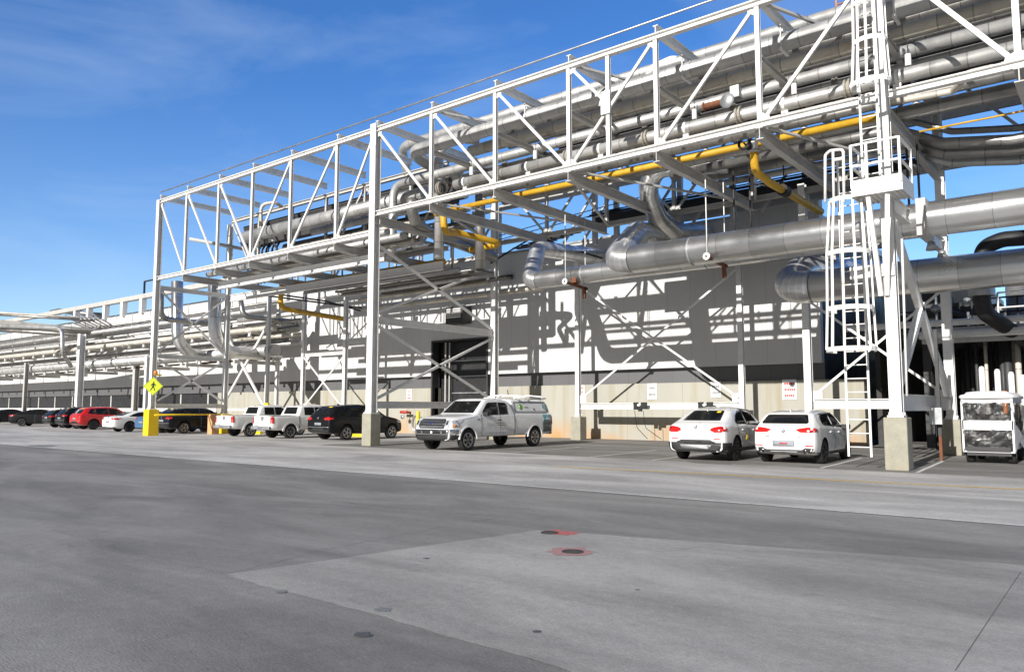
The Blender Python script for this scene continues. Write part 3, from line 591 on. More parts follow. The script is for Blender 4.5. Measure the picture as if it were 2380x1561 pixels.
# walkway with rusty rail at the top right
t = thing('walkway', 'high walkway with orange rusty handrail near the top of the picture', 'walkway', (-6.8, 27, 14.7))
b = MB(); b.box((-1.4, 27.6, 14.62), (11.2, 1.6, .2)); b.build('deck', M['grate'], t)
b = MB(); b.bar((-7.2, 26.75, 14.68), (4.4, 26.75, 14.68), .08, .26); b.build('edge_beam', M['clad_cream'], t)
b = MB(); b.rod((-7.2, 26.7, 15.8), (4.4, 26.7, 15.8), .03); b.rod((-7.2, 26.7, 15.3), (4.4, 26.7, 15.3), .03)
for k in range(6): b.rod((-7.2+k*2.1, 26.7, 14.7), (-7.2+k*2.1, 26.7, 15.8), .03)
b.build('handrail', mat('rusty_handrail', (.55, .23, .10), .7, noise=.3), t)
pipe('white insulated elbow poking above the truss top', [(-14.6, 26.5, 13.6), (-13.9, 25.9, 14.6), (-12.9, 25.9, 14.75), (-12.2, 26.3, 14.2), (-12.2, 26.6, 13.4)], .34, 'steel', bend=.5)
# yellow gas main and its drops
GY, GZ = 23.8, Zk(.355, 23.8)
xd1 = X_at(1030, 482, GY); xd2 = X_at(1752, 330, GY)
pipe('long yellow gas main under the right truss', [(xd1, GY, GZ), (-5.3, GY, GZ)], .22, 'yellow', grp='yellow gas pipes', flange=[((x, GY, GZ), (1, 0, 0)) for x in (-23.3, -19.5, -15.9, -12.4)])
a1 = Vector((xd1, GY, GZ)); b2 = P(1168, 566, Y=27.6); b3 = P(1095, 581, Y=27.9)
pipe('yellow gas drop sagging under the rack, folded back near the grey wall', [a1, a1+Vector((0, .1, -.9)), P(1060, 540, Y=25.3), b2, b3], .30, 'yellow', bend=.5, grp='yellow gas pipes')
c1 = P(1752, 352, Y=GY); c2 = P(1755, 398, Y=24.1); c3 = P(1790, 425, Y=25.4); c4 = P(1908, 492, Y=30)
pipe('yellow gas drop with black clamp running down behind the caged ladder', [Vector((c1.x, GY, GZ)), c1, c2, c3, c4], .27, 'yellow', bend=.5, grp='yellow gas pipes')
t = thing('gas_valve', 'chrome and black gas valve on top of the yellow drop', 'valve', c1)
b = MB(); b.lathe([(0, -.16), (.24, -.16), (.24, -.1), (.14, -.05), (.14, .05), (.24, .1), (.24, .16), (0, .16)], c1+Vector((0, 0, .12)), (0, 0, 1), 16); b.build('body', M['galv'], t)
b = MB(); b.lathe([(.14, 0), (.22, 0), (.22, .05), (.14, .05)], c1+Vector((-.12, -.45, .16)), (0, -1, .1), 14); b.rod(c1+Vector((-.12, -.1, .12)), c1+Vector((-.12, -.5, .16)), .03); b.box(c1+Vector((-.1, -.2, .1)), (.12, .2, .12)); b.build('handwheel', M['black'], t)
cl = c3*.75+c4*.25
t = thing('pipe_clamp', 'black clamp ring round the sloping yellow pipe', 'clamp', cl); ax = (c4-c3).normalized()
b = MB(); b.lathe([(.14, -.2), (.2, -.2), (.2, .2), (.14, .2)], cl, ax, 16, False); b.build('ring', M['black'], t)
b = MB(); b.rod(cl, cl+Vector((.0, 0, .9)), .02, 6); b.rod(cl+Vector((-.1, 0, .1)), cl+Vector((-1.0, -.4, .35)), .035, 6); b.build('hanger_rod', M['black'], t)
pipe('thin yellow gas line tucked below the pipes right of the ladder column', [(-4.4, 24.2, Zk(.326, 24.2)), (-1, 24.2, Zk(.326, 24.2))], .06, 'yellow', grp='yellow gas pipes')
# spring hangers and small fittings among the upper pipes
n_ = 0
for i in (1, 2, 3, 4, 5, 6):
    for (dy, dz) in ((2.05, 11.62), (2.9, 10.75)):
        c = Vector((XP[i]+.35, YF+dy, dz)); t = thing('spring_hanger', 'small white spring hanger among the upper pipes, %s from the left' % ordn[n_], 'hanger', c, 0, 'spring hangers'); n_ += 1
        b = MB(); b.lathe([(0, -.17), (.085, -.17), (.085, .17), (0, .17)], c, n=12, smooth=False); b.build('can', M['steel'], t)
        b = MB(); b.rod(c+Vector((0, 0, -.6)), c+Vector((0, 0, .55)), .014, 6); b.build('rod', M['dark'], t)
n_ = 0
for i in (0, 1, 2, 3, 4, 5):
    for (yy, kk, fx) in ((25.2, .411, .4), (24.0, .399, .62)):
        x = XP[i]+3.2*fx; c = Vector((x, yy, Zk(kk, yy))); t = thing('flanged_joint', 'cream flanged joint on a silver pipe, %s from the middle column' % ordn[n_], 'flange', c, 0, 'flanged pipe joints'); n_ += 1
        r_ = .13 if yy > 25 else .235
        b = MB(); b.lathe([(r_*.9, -.09), (r_*1.3, -.09), (r_*1.3, -.03), (r_*1.05, -.02), (r_*1.05, .02), (r_*1.3, .03), (r_*1.3, .09), (r_*.9, .09)], c, (1, 0, 0), 16, False); b.build('flanges', M['clad_cream'], t)
        b = MB(); b.rod(c, c+Vector((.1, -.05, -r_*2.2)), .03, 6); b.lathe([(0, -.05), (.07, -.05), (.07, .05), (0, .05)], c+Vector((.1, -.05, -r_*2.2)), n=8); b.build('drain', M['rust'], t)
# yellow drop in the left bay
g0 = P(655, 660, Y=27); g1 = P(651, 716, Y=27); g2 = P(798, 741, Y=31.5)
pipe('yellow gas pipe dropping and turning to the wall above the small pickups', [g0+Vector((0, 0, .4)), g0, g1, g2], .30, 'yellow', bend=.5, grp='yellow gas pipes')
pipe('yellow gas main seen from below between the cross beams of the left bay', [Vector((g0.x, 27.1, 8.72)), Vector((-26, 27.1, 8.72))], .30, 'yellow', grp='yellow gas pipes')
# grey curved pipe beneath the middle column, beside the yellow one
q0 = P(958, 488, Y=24); q1 = P(965, 520, Y=24.3); q2 = P(1010, 545, Y=26); q3 = P(1150, 598, Y=29.9)
pipe('dull grey pipe swooping under the rack beside the yellow drop', [q0+Vector((0, 0, .5)), q0, q1, q2, q3], .52, 'dark_duct', bend=.8)
# shaded pipe group low in the right bay
LOW = 'shaded pipes under the right bay'
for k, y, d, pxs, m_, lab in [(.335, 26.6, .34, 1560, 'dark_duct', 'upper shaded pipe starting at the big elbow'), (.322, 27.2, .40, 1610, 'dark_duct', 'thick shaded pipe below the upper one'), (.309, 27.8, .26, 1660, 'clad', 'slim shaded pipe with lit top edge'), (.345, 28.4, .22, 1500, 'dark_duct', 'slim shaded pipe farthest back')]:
    xs_ = X_at(pxs, 947-(pxs+1080)*k/1.609, y); pipe(lab, [(xs_, y, Zk(k, y)), (-5.6, y, Zk(k, y)), (-4.2, y, Zk(k, y)-.75), (-2.4, y, Zk(k, y)-1.05), (XE, y, Zk(k, y)-1.05)], d, m_, bend=.5, grp=LOW)
# the big bends
u = [P(1700, 384, Y=27.2), P(1527, 388, Y=27.0), P(1503, 440, Y=27.2), P(1528, 505, Y=28.4), P(1566, 538, Y=30.0), P(1640, 545, Y=33.8)]
pipe('large dull duct curling down from the rack to the wall like a hook', u, .80, 'duct', bend=1.0, n=20)
# ducts on hangers
DY = 25.0; D2Y = 27.0; Z1 = Zk(.2195, DY); Z2 = Zk(.2065, D2Y); xd = X_at(1437, 600, DY)
def duct(lab, x0, y, z, x1, d, back):
    t = thing('duct', lab, 'duct', (x0, y, z), 0, 'big shiny ducts hung under the rack')
    pts = fillet([Vector(p) for p in back]+[Vector((x0, y, z)), Vector((x1, y, z))], d*.95, 12)
    # elbow part ends where the straight run starts
    b = MB(); ce = [p for p in pts[:-1]]; b.tube(ce, d/2+.006, 28); b.build('elbow', M['elbow'], t)
    b = MB(); b.tube([ce[-1], Vector((x1, y, z))], d/2, 28); b.build('run', M['duct'], t)
    k = ce[-1].x+2.4
    while k < x1:
        b = MB(); b.lathe([(d/2, -.03), (d/2+.012, -.03), (d/2+.012, .03), (d/2, .03)], (k, y, z), (1, 0, 0), 28, False); b.build('band', M['galv'], t); k += 5.5
    return t
duct('thickest shiny duct running right under the rack from a ringed elbow', xd-.2, DY, Z1, 8, 1.02, [tuple(P(1610, 562, Y=33.8)), tuple(P(1482, 543, Y=DY+2.6))])
xs2 = X_at(1232, 645, D2Y)
duct('smaller shiny duct that ends in a dark collar against the grey wall', xs2, D2Y, Z2, -7.2, .76, [tuple(P(1400, 597, Y=33.8)), tuple(P(1250, 578, Y=D2Y+2.2))])
D3Y = 28.0; Z3 = Zk(.153, D3Y); xs3 = X_at(1822, 670, D3Y)
duct('shiny duct at the lower right that starts in a ringed bend behind the caged ladder', xs3, D3Y, Z3, 8, 1.14, [(xs3+2.2, D3Y+5.8, Z3+1.0), (xs3+.1, D3Y+1.9, Z3+1.0)])
for (px, py, Y, lab) in [(1655, 600, DY-.15, 'left'), (1327, 657, D2Y-.4, 'far left')]:
    c = P(px, py, Y=Y); t = thing('duct_roller', '%s duct roller with white disc and rusty bracket' % lab, 'roller', c, 0, 'rollers holding the ducts')
    b = MB(); b.lathe([(.05, 0), (.125, 0), (.125, .05), (.05, .05), (.05, 0)], c+Vector((0, -.42, 0)), (0, -1, 0), 18, False); b.build('disc', M['signwhite'], t)
    b = MB(); b.bar(c+Vector((0, -.4, -.02)), c+Vector((.0, 1.2, -.12)), .12, .1); b.box(c+Vector((.1, .2, .16)), (.22, .3, .3)); b.box(c+Vector((0, 1.0, -.3)), (.12, .12, .5)); b.build('bracket', M['rust'], t)
    for yo in (-.4, 1.1): b = MB(); b.rod(c+Vector((0, yo, 0)), Vector((c.x, c.y+yo, ZB_R-.3)), .02, 6); b.build('hanger_rod', M['steel'], t)
for i, (px, Y) in enumerate([(1708, 25.2), (1746, 25.4), (1984, 25.2), (2117, 25.4), (2142, 25.5)]):
    c = P(px, 560, Y=Y); b = MB(); b.rod(Vector((c.x, Y, Z1+.4)), Vector((c.x, Y, ZB_R-.2)), .035, 6); tag(b.build('hanger_rod', M['dark']), 'dark hanger rod above the thickest duct, %s from the left' % ordn[i], 'rod', 'dark hanger rods')
c = P(2141, 520, Y=DY-.55)
b = MB(); b.box((c.x, DY, Z1), (.26, 1.06, 1.08)); tag(b.build('duct_saddle', M['steel_shaded']), 'white square saddle band clasping the thickest duct right of the ladder column', 'saddle')
# block and pipes added out of sight to shade the wall
x0 = X_at(1480, 600, 31); b = MB(); b.box(((x0-6.8)/2, 31.0, Zk(.214, 31)), (-6.8-x0, .5, 1.3)); tag(b.build('shade_block', M['dark_duct']), 'added grey block behind the thickest duct, shading the wall', 'shade block')
for y, k, d, x0, lab in [(25.0, .352, .45, -20.5, 'added wall-shading grey pipe directly behind the yellow gas main'), (24.3, .371, .34, -21.0, 'added wall-shading grey pipe directly behind the bottom chord'), (27.5, .398, .5, -19, 'added wall-shading dull pipe behind the lowest thick silver pipe'), (27.2, .425, .5, -19, 'added wall-shading dull pipe behind the middle silver pipes')]:
    pipe(lab, [(x0, y, Zk(k, y)), (XE, y, Zk(k, y))], d, 'dark_duct', grp=UP)
# black cable tray in front of the wall top
TY = 31.6; TZ = Zk(.2845, TY)
t = thing('cable_tray', 'long black cable tray between rack and wall top', 'cable tray', (-15, TY, TZ), 0, 'cable trays')
xt0 = X_at(1395, 505, TY); xt1 = -4.2
b = MB(); b.box(((xt0+xt1)/2, TY, TZ), (xt1-xt0, .9, .42)); b.box(((1.0+9)/2, TY, TZ-.6), (8, .9, .42)); b.prism([(-.45, -.2), (.45, -.2), (.45, .2), (-.45, .2)], (xt1-.2, TY, TZ), (1.2, TY, TZ-.6)); b.build('tray', M['black'], t)
for j, dz in enumerate((.30, .42, .56)):
    b = MB(); b.tube([(xt0-.5, TY-.4+j*.2, TZ+dz-.05), (xt1, TY-.4+j*.2, TZ+dz), (-3.6, TY-.4+j*.2, TZ+dz+.1), (.6, TY-.4+j*.2, TZ+dz-.7), (9, TY-.4+j*.2, TZ+dz-.6)], .03, 6); b.build('cable', M['black'], t)
b = MB(); b.ibeam((xt0+2, 33.2, Zk(.269, 33.2)), (-6.5, 33.2, Zk(.269, 33.2)), .25, .32); tag(b.build('longitudinal_beam', M['steel_shaded']), 'grey beam just below the black cable tray', 'beam')
# rear struts rising behind (posts against the sky)
for i, px in enumerate((1160, 1382, 1432, 1580, 1702, 1872)):
    x = P(px, 420, Y=31.9).x
    b = MB(); b.bar((x, 31.9, 9.6), (x, 31.9, 12.5), .22); b.bar((x, 31.9, 12.3), (x-1.9, 31.9, 9.9), .1); tag(b.build('roof_post', M['steel_shaded']), 'short white post with strut against the sky between rack and wall, %s from the left' % ordn[i], 'post', 'short posts behind the rack')
b = MB(); b.bar((P(1100, 420, Y=31.9).x, 31.9, 12.4), (-2, 31.9, 12.4), .2, .25); tag(b.build('longitudinal_beam', M['steel_shaded']), 'white beam joining the short posts behind the rack', 'beam')
# loose cables dangling above the wall
for i, pp in enumerate([[(1140, 612, 29.9), (1190, 580, 30.5), (1250, 545, 31.2)], [(1235, 540, 31), (1300, 570, 31.5), (1400, 600, 32)], [(1150, 560, 30), (1300, 520, 31), (1500, 470, 31.6)], [(1160, 548, 30), (1300, 508, 31), (1500, 455, 31.6)]]):
    b = MB(); b.tube(fillet([P(a, c_, Y=y_) for a, c_, y_ in pp], 1.5), .045 if i < 2 else .022, 6); tag(b.build('cable', M['black']), ['dark cable sagging from rack corner to the wall top', 'dark cable hanging beside the small duct', 'thin wire crossing the sky gap, lower one', 'thin wire crossing the sky gap, upper one'][i], 'cable')
b = MB()
for k in range(6): b.box((P(1225+k*18, 520, Y=32.5).x, 32.5, 10.2+.07*k), (1.6, .5, .04))
b.build('louvre_stack', M['dark']); tag(bpy.data.objects['louvre_stack'], 'stack of dark tray ends above the grey wall beside the small duct', 'tray')

# ------------------------------------------------------------ left bay pipes
LB = 'pipes in the left bay'
y = 25.4; z = Zk(.396, y); xl = X_at(573, 541, y)
pipe('thick grey pipe inside the left bay, ending left in a black bundle', [(xl, y, z), (-25.6, y, z)], .68, 'clad', grp=LB)
y = 26.0; z = Zk(.372, y); pipe('grey pipe below the thick one in the left bay', [(-35, y, z), (-25.6, y, z)], .40, 'clad', grp=LB)
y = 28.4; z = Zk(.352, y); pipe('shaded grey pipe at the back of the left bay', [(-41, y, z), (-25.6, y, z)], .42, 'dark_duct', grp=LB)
y = 28.2; z = Zk(.378, y); pipe('added wall-shading grey pipe at the back of the left bay, above the first', [(-40, y, z), (-25.6, y, z)], .50, 'dark_duct', grp=LB)  # added to keep sun off the upper wall
y = 29.2; z = Zk(.322, y); pipe('added wall-shading grey pipe at the back of the left bay, lowest of them', [(-37, y, z), (-25.6, y, z)], .50, 'dark_duct', grp=LB)  # likewise added as a sun blocker for the wall
y = 24.6; z = ZB_L+1.0; pipe('slim pipe low in the left bay', [(-36, y, z), (-25.3, y, z)], .2, 'clad_cream', grp=LB)
for i in range(9):
    xx = -43.2+i*.36; b = MB(); b.tube(fillet([(xx, 27.8, 12.6), (xx, 27.8, 12.2), (xx+.1*(i % 3), 27.2, 11.3), (xx+.1, 27.2, 9.2)], .4), .06, 6); tag(b.build('hanging_cable', M['black']), 'black cable at the far end of the rear truss, %s from the left' % ordn[i], 'cable', 'black cable bundle')
b = MB(); b.tube(fillet([P(440, 555, Y=24.5), P(600, 585, Y=28)], .1), .11, 8); tag(b.build('strut', M['steel_shaded']), 'grey tube crossing the open end of the left bay', 'pipe')
b = MB(); b.tube(fillet([P(608, 560, Y=25.5), P(606, 475, Y=25.5), P(640, 470, Y=25.8), P(655, 480, Y=26.4)], .5), .1, 8); tag(b.build('vent_pipe', M['clad_cream']), 'small goose neck vent pipe above the rear truss', 'vent')
rnd = random.Random(21)
for i in range(12):
    x = -41.5+i*1.3+rnd.random()*.5; y = 26.9+rnd.random()*2.4; z1_ = 10.4+rnd.random()*2.0; d = rnd.choice([.08, .1, .14, .2])
    b = MB(); b.tube(fillet([(x, y, 8.6), (x, y, z1_), (x+.5+rnd.random(), y, z1_)], .25), d/2, 8); tag(b.build('drop_pipe', M[rnd.choice(['dark_duct', 'steel_shaded', 'galv', 'clad_cream'])]), 'small bent drop pipe inside the left bay, %s from the far end' % ordn[i], 'pipe', 'small drop pipes of the left bay')
for i in range(8):
    x = -39.5+i*1.75; b = MB(); b.bar((x, 26.9, 10.35), (x, 29.6, 10.35), .12, .16); b.bar((x, 28.3, 9.2), (x, 28.3, 10.3), .10); tag(b.build('pipe_support', M['steel_shaded']), 'small T shaped pipe support within the left bay, %s from the far end' % ordn[i], 'support', 'T supports of the left bay')
# stringers and small pipes on the lower deck of the left bay
for i, (y, w, m_, x0, x1) in enumerate([(23.4, .24, 'steel', -40, -26.2), (26.6, .2, 'steel', -44, -25.6), (29.2, .24, 'steel', -38, -25.6)]):
    b = MB(); b.ibeam((x0, y, ZB_L-.68), (x1, y, ZB_L-.72), w, .42); tag(b.build('stringer', M[m_]), 'white stringer beneath the lower cross beams of the left bay, %s from the front' % ordn[i], 'beam', 'stringers under the left bay')
for (xa_, xb_, ya, yb, z, lab) in [(-38, -25.4, 23.9, 24.9, 9.30, 'added wall-shading tray lying on the lower beams at the front of the left bay'), (-36, -25.4, 25.7, 26.3, 9.25, 'added narrow wall-shading tray in the middle of the left bay floor'), (-35, -24, 27.6, 28.5, 8.12, 'added wall-shading tray hung below the rear of the left bay'), (-33, -24, 29.3, 29.9, 8.05, 'added narrow wall-shading tray next to the rear posts of the left bay')]:
    b = MB(); b.box(((xa_+xb_)/2, (ya+yb)/2, z), (xb_-xa_, yb-ya, .1)); tag(b.build('cable_tray', M['dark_duct']), lab, 'cable tray', 'cable trays')  # trays added to throw their shade on the wall
rnd = random.Random(5)
ys = [22.9, 23.9, 24.4, 25.0, 25.9, 27.6, 28.2, 28.8, 29.6, 30.4, 31.2]
for i, y in enumerate(ys):
    d = rnd.choice([.16, .22, .3, .36]); zz = ZB_L+.05+rnd.random()*.25 if y < 26.7 else 7.95+rnd.random()*.45-.1*(y-28); pipe('small pipe on the lower deck of the left bay, %s from the front' % ordn[i], [(-43+rnd.random()*4 if y < 27 else -38+rnd.random()*3, y, zz), (-25.4 if y < 31 else -23, y, zz)], d, rnd.choice(['clad', 'clad_cream', 'dark_duct', 'galv']), grp=LB, n=8)
# big vertical loops
pipe('tall shiny duct dropping behind the far column and bending to the right', [P(412, 655, Y=27.5), P(412, 790, Y=27.5), P(440, 822, Y=28.6), P(520, 832, Y=32.6)], .80, 'duct', bend=1.3, n=20, grp='big drops in the left bay')
pipe('tall shiny duct dropping left of the yellow pipe and bending to the wall', [P(499, 655, Y=26.0), P(499, 780, Y=26.0), P(530, 818, Y=27.2), P(645, 826, Y=32.8)], .80, 'duct', bend=1.3, n=20, grp='big drops in the left bay')
pipe('dull pipe leaving the far column sideways, bent like an elbow', [P(374, 665, Y=24), P(374, 740, Y=24), P(480, 752, Y=27.5)], .36, 'dark_duct', bend=.6)
pipe('grey U shaped pipe near the wall above the pickups', [P(560, 700, Y=29), P(565, 735, Y=29), P(690, 748, Y=32.5), P(692, 770, Y=32.5)], .36, 'dark_duct', bend=.6)
for i, (a, y, d, m_) in enumerate([(745, 30.8, .34, 'clad'), (760, 31.4, .28, 'dark_duct'), (776, 32.2, .4, 'dark_duct'), (790, 31.6, .26, 'clad_cream'), (808, 32.4, .3, 'clad')]):
    p0 = P(555, a, Y=y); pipe('short horizontal pipe before the sunlit wall of the left bay, %s from the top' % ordn[i], [p0, (P(700, a, Y=y).x, y, p0.z)], d, m_, grp='wall pipes behind the drops', n=10)
for i, (pts) in enumerate([[(600, 655, 27.2), (605, 685, 27.4), (680, 695, 29), (845, 716, 33)], [(560, 684, 27), (620, 680, 28), (760, 700, 32), (838, 722, 33.6)]]):
    b = MB(); b.tube(fillet([P(a, c_, Y=y_) for a, c_, y_ in pts], 1.0), .055, 8); tag(b.build('cable_duct', M['black']), ['upper black hose curving beneath the left bay', 'lower black hose curving beneath the left bay'][i], 'hose')

# ------------------------------------------------------------ far left: second rack along the building
FG = 'pipes of the far rack'
for k, y, d, m_, x1, lab in [(.126, 30.4, .78, 'clad', -44.6, 'fat grey pipe low on the far rack'), (.176, 31.2, .42, 'clad_cream', -46, 'cream pipe halfway up the far rack'), (.219, 31.2, .38, 'clad', -47, 'grey pipe under the white roof edge of the far rack'), (.162, 32.2, .18, 'clad_cream', -46, 'slim cream pipe beneath the middle one of the far rack'), (.108, 31.0, .14, 'rust', -46, 'thin rusty pipe under the fat grey one'), (.200, 32.8, .2, 'clad', -46, 'slim grey pipe behind the far rack'), (.188, 31.9, .26, 'dark_duct', -46, 'shaded pipe just above the cream one of the far rack'), (.233, 31.5, .24, 'dark_duct', -46, 'shaded pipe right below the roof beam of the far rack'), (.146, 32.6, .30, 'dark_duct', -46, 'shaded pipe just above the fat grey one')]:
    pipe(lab, [(-170, y, Zk(k, y)), (x1, y, Zk(k, y))], d, m_, grp=FG, n=12, shoes=[(-49-q*2.6, y, Zk(k, y), .22) for q in range(22)] if k in (.126, .176) else None)
for i, px in enumerate((62, 187, 317, -30)):
    y = (29.6, 29.0, 31, 30)[i]
    column(P(px, 850, Y=y).x, y, .1, (6.0, 8.0, 5.2, 7)[i], (.34, .5, .4, .4)[i], ['far post behind the dark cars', 'broad white post rising behind the red car', 'shaded post near the far yellow plinth', 'post beyond the left edge'][i], None, group='posts of the far rack', mat_='steel' if i == 1 else 'steel_shaded')
bb = P(345, 768, Y=25).x
column(P(343, 850, Y=27.5).x, 27.5, .1, 5.4, .3, 'short white post beside the pedestrian sign', None, group='posts of the far rack')
for i in range(15):
    x = -48-i*6.4; b = MB(); b.bar((x, 29.4, 4.75), (x, 33.2, 4.75), .2, .25); b.bar((x, 30.4, 4.9), (x, 30.4, 5.15), .2, .3); b.bar((x, 33.0, 4.75), (x, 33.0, 8.6), .14); b.bar((x, 30.6, 6.8), (x, 33.2, 6.8), .12); tag(b.build('pipe_support', M['steel_shaded']), 'pipe support of the far rack, %s beyond the yellow plinth' % ordn[i], 'support', 'pipe supports of the far rack')
# white beam along the roof edge with rail above
t = thing('roof_walkway', 'raised rail and white beam along the roof edge of the far rack', 'walkway', (-80, 32.6, 9.5))
b = MB(); b.bar((-170, 32.6, Zk(.243, 32.6)), (-46.5, 32.6, Zk(.243, 32.6)), .3, .75); b.build('fascia', M['steel'], t)
b = MB(); b.bar((-100, 32.4, Zk(.300, 32.4)), (-46.5, 32.4, Zk(.300, 32.4)), .5, .38); b.build('top_beam', M['steel_shaded'], t)
for px in (210, 248, 289, 333, 372, 180):
    x = P(px, 690, Y=32.4).x; b = MB(); b.bar((x, 32.4, Zk(.254, 32.4)), (x, 32.4, Zk(.296, 32.4)), .45, .45); b.build('post', M['steel'], t)
for k in range(30):
    x = -50-k*3.2; b = MB(); b.bar((x, 32.3, Zk(.222, 32.3)), (x, 32.3, Zk(.26, 32.3)), .06); b.build('rib', M['steel_shaded'], t)
b = MB(); b.bar((P(335, 680, Y=34).x, 34, 11.0), (P(335, 680, Y=34).x, 34, 13.2), .14); b.bar((P(335, 680, Y=34).x, 34, 13.2), (-50, 34, 13.2), .12); tag(b.build('lamp_bracket', M['dark']), 'thin dark bracket standing on the roof beside the far column', 'bracket')
# cross bridge at the far left
t = thing('pipe_bridge', 'low pipe bridge crossing at the left picture edge', 'bridge', (-75, 26, 8))
x0b, x1b = P(-60, 750, Y=24).x, P(208, 775, Y=31).x
b = MB(); b.bar(P(-60, 744, Y=24), P(205, 768, Y=31), .3, .5); b.build('girder', M['dark_duct'], t)
for j, dz in enumerate((.7, 1.0, -.75, -1.15, -1.6)):
    b = MB(); b.tube([P(-60, 738, Y=24)+Vector((0, j*.25, dz*.6)), P(220, 755, Y=31)+Vector((0, j*.25, dz*.6))], (.12, .09, .16, .12, .2)[j], 8); b.build('pipe', M[('dark_duct', 'clad_cream', 'clad', 'dark_duct', 'dark_duct')[j]], t)
b = MB(); b.tube(fillet([P(-60, 755, Y=23), P(135, 762, Y=26), P(145, 770, Y=26), P(145, 820, Y=26), P(165, 850, Y=27.5)], .8), .16, 12); b.build('drop_pipe', M['clad'], t)
b = MB(); b.tube(fillet([P(120, 725, Y=34), P(135, 722, Y=34), P(240, 733, Y=34)], .3), .25, 8); b.build('roof_pipe', M['dark_duct'], t)
b = MB()
for q in range(7): b.rod(P(120+q*16, 735-q*1, Y=33), P(170+q*10, 742, Y=30), .07, 6)
b.build('stiffeners', M['galv'], t)

# ------------------------------------------------------------ ladder with cage, platform and upper ladder
def ladder(lab, x, y, z0, z1, w, cages, bars=6, depth=.75, flare=None, m='steel', ctr=0.0, rungdz=.36):
    t = thing('caged_ladder', lab, 'ladder', (x, y, z0), 0, 'white ladders at the ladder column')
    for s_ in (-1, 1):
        b = MB(); b.bar((x+s_*w/2, y, z0), (x+s_*w/2, y, z1), .055, .03, up=(0, 1, 0)); b.build('rail', M[m], t)
    z = z0+.25
    while z < z1-.1:
        b = MB(); b.rod((x-w/2, y, z), (x+w/2, y, z), .018, 6); b.build('rung', M[m], t); z += rungdz
    n = 10; prev = []
    for (z, r) in cages:
        pts = [Vector((x+ctr+r*math.sin(a), y-depth*.5*r/.4+(-depth*.5*r/.4)*math.cos(a), z)) for a in [R(-128+256*k/16) for k in range(17)]]
        b = MB()
        for p, q in zip(pts, pts[1:]): b.bar(p, q, .02, .12)
        b.build('hoop', M[m], t); prev.append(pts)
    for k in ([1, 4, 6, 8, 10, 12, 15] if bars >= 6 else [2, 6, 10, 14]):
        b = MB(); b_ = [pp[k] for pp in prev]
        for p, q in zip(b_, b_[1:]): b.bar(p, q, .06, .025, up=(0, 1, 0))
        b.build('cage_bar', M[m], t)
    return t
lx, ly = -5.72, 21.75
def zp(py, Y=21.7, px=1990): return P(px, py, Y=Y).z
ladder('lower white ladder in a rusty bent cage, left of the column', lx, ly, .32, zp(360), .56, [(zp(815), .60), (zp(722), .56), (zp(595), .53), (zp(472), .44)], depth=.8, m='rusty', ctr=.05)
t = thing('ladder_gate', 'white hooped gate frame at the top of the lower cage', 'gate', (lx, ly, zp(400)))
b = MB(); za, zb_ = zp(470), zp(350)
pts = [P(1918, 470, Y=21.3), P(1918, 360, Y=21.3), P(1930, 350, Y=21.3), P(1960, 347, Y=21.3), P(1962, 470, Y=21.3)]
b.tube(fillet(pts, .12), .04, 8); b.rod(P(1936, 352, Y=21.3), P(1938, 470, Y=21.3), .035); b.rod(P(1936, 372, Y=21.3), P(1962, 368, Y=21.3), .05); b.build('frame', M['steel'], t)
# platform at the column
pz = zp(452, 21.4, 2040)
t = thing('platform', 'small white railed platform wrapped round the ladder column', 'platform', (-4.9, 21.4, pz))
p0, p1 = P(1985, 440, Y=21.0), P(2098, 440, Y=21.0)
b = MB(); xl_, xr_ = p0.x, p1.x; b.box(((xl_+xr_)/2, 21.5, pz), (xr_-xl_, 1.3, .08))
for k in range(9): b.box((xl_+(xr_-xl_)*(k+.5)/9, 21.5, pz-.055), (.03, 1.26, .03))
b.build('floor', M['steel'], t)
b = MB(); b.box(((xl_+xr_)/2, 20.83, pz+.10), (xr_-xl_+.04, .03, .42)); b.box((xr_+.02, 21.5, pz+.10), (.03, 1.3, .42)); b.box((xl_-.02, 21.5, pz+.10), (.03, 1.3, .42)); b.build('kick_plate', M['steel'], t)
b = MB()
for (xx, yy) in ((xl_, 20.82), ((xl_+xr_)/2-.2, 20.82), (xr_, 20.82), (xr_, 22.1), (xl_, 22.1)): b.bar((xx, yy, pz+.1), (xx, yy, pz+1.25), .06)
for zz in (.68, 1.24):
    b.bar((xl_, 20.82, pz+zz), (xr_, 20.82, pz+zz), .05); b.bar((xr_, 20.82, pz+zz), (xr_, 22.1, pz+zz), .05); b.bar((xl_, 20.82, pz+zz), (xl_, 22.1, pz+zz), .05)
b.build('handrail', M['steel'], t)
for xx in (xl_+.25, xr_-.45):
    b = MB(); b.bar((xx+.1, 20.95, pz-.1), (-4.95+(xx-(xl_+xr_)/2)*.3, 21.8, pz-2.6), .11); b.build('bracket', M['steel'], t)
ladder('upper white ladder in a hooped cage climbing the column above the platform', -5.05, 21.35, pz, 17.5, .42, [(zp(203, 21.2, 2028), .46), (zp(105, 21.2, 2028), .40), (zp(15, 21.2, 2028), .38), (zp(-90, 21.2, 2028), .38)], depth=.72, ctr=.18, rungdz=.31)
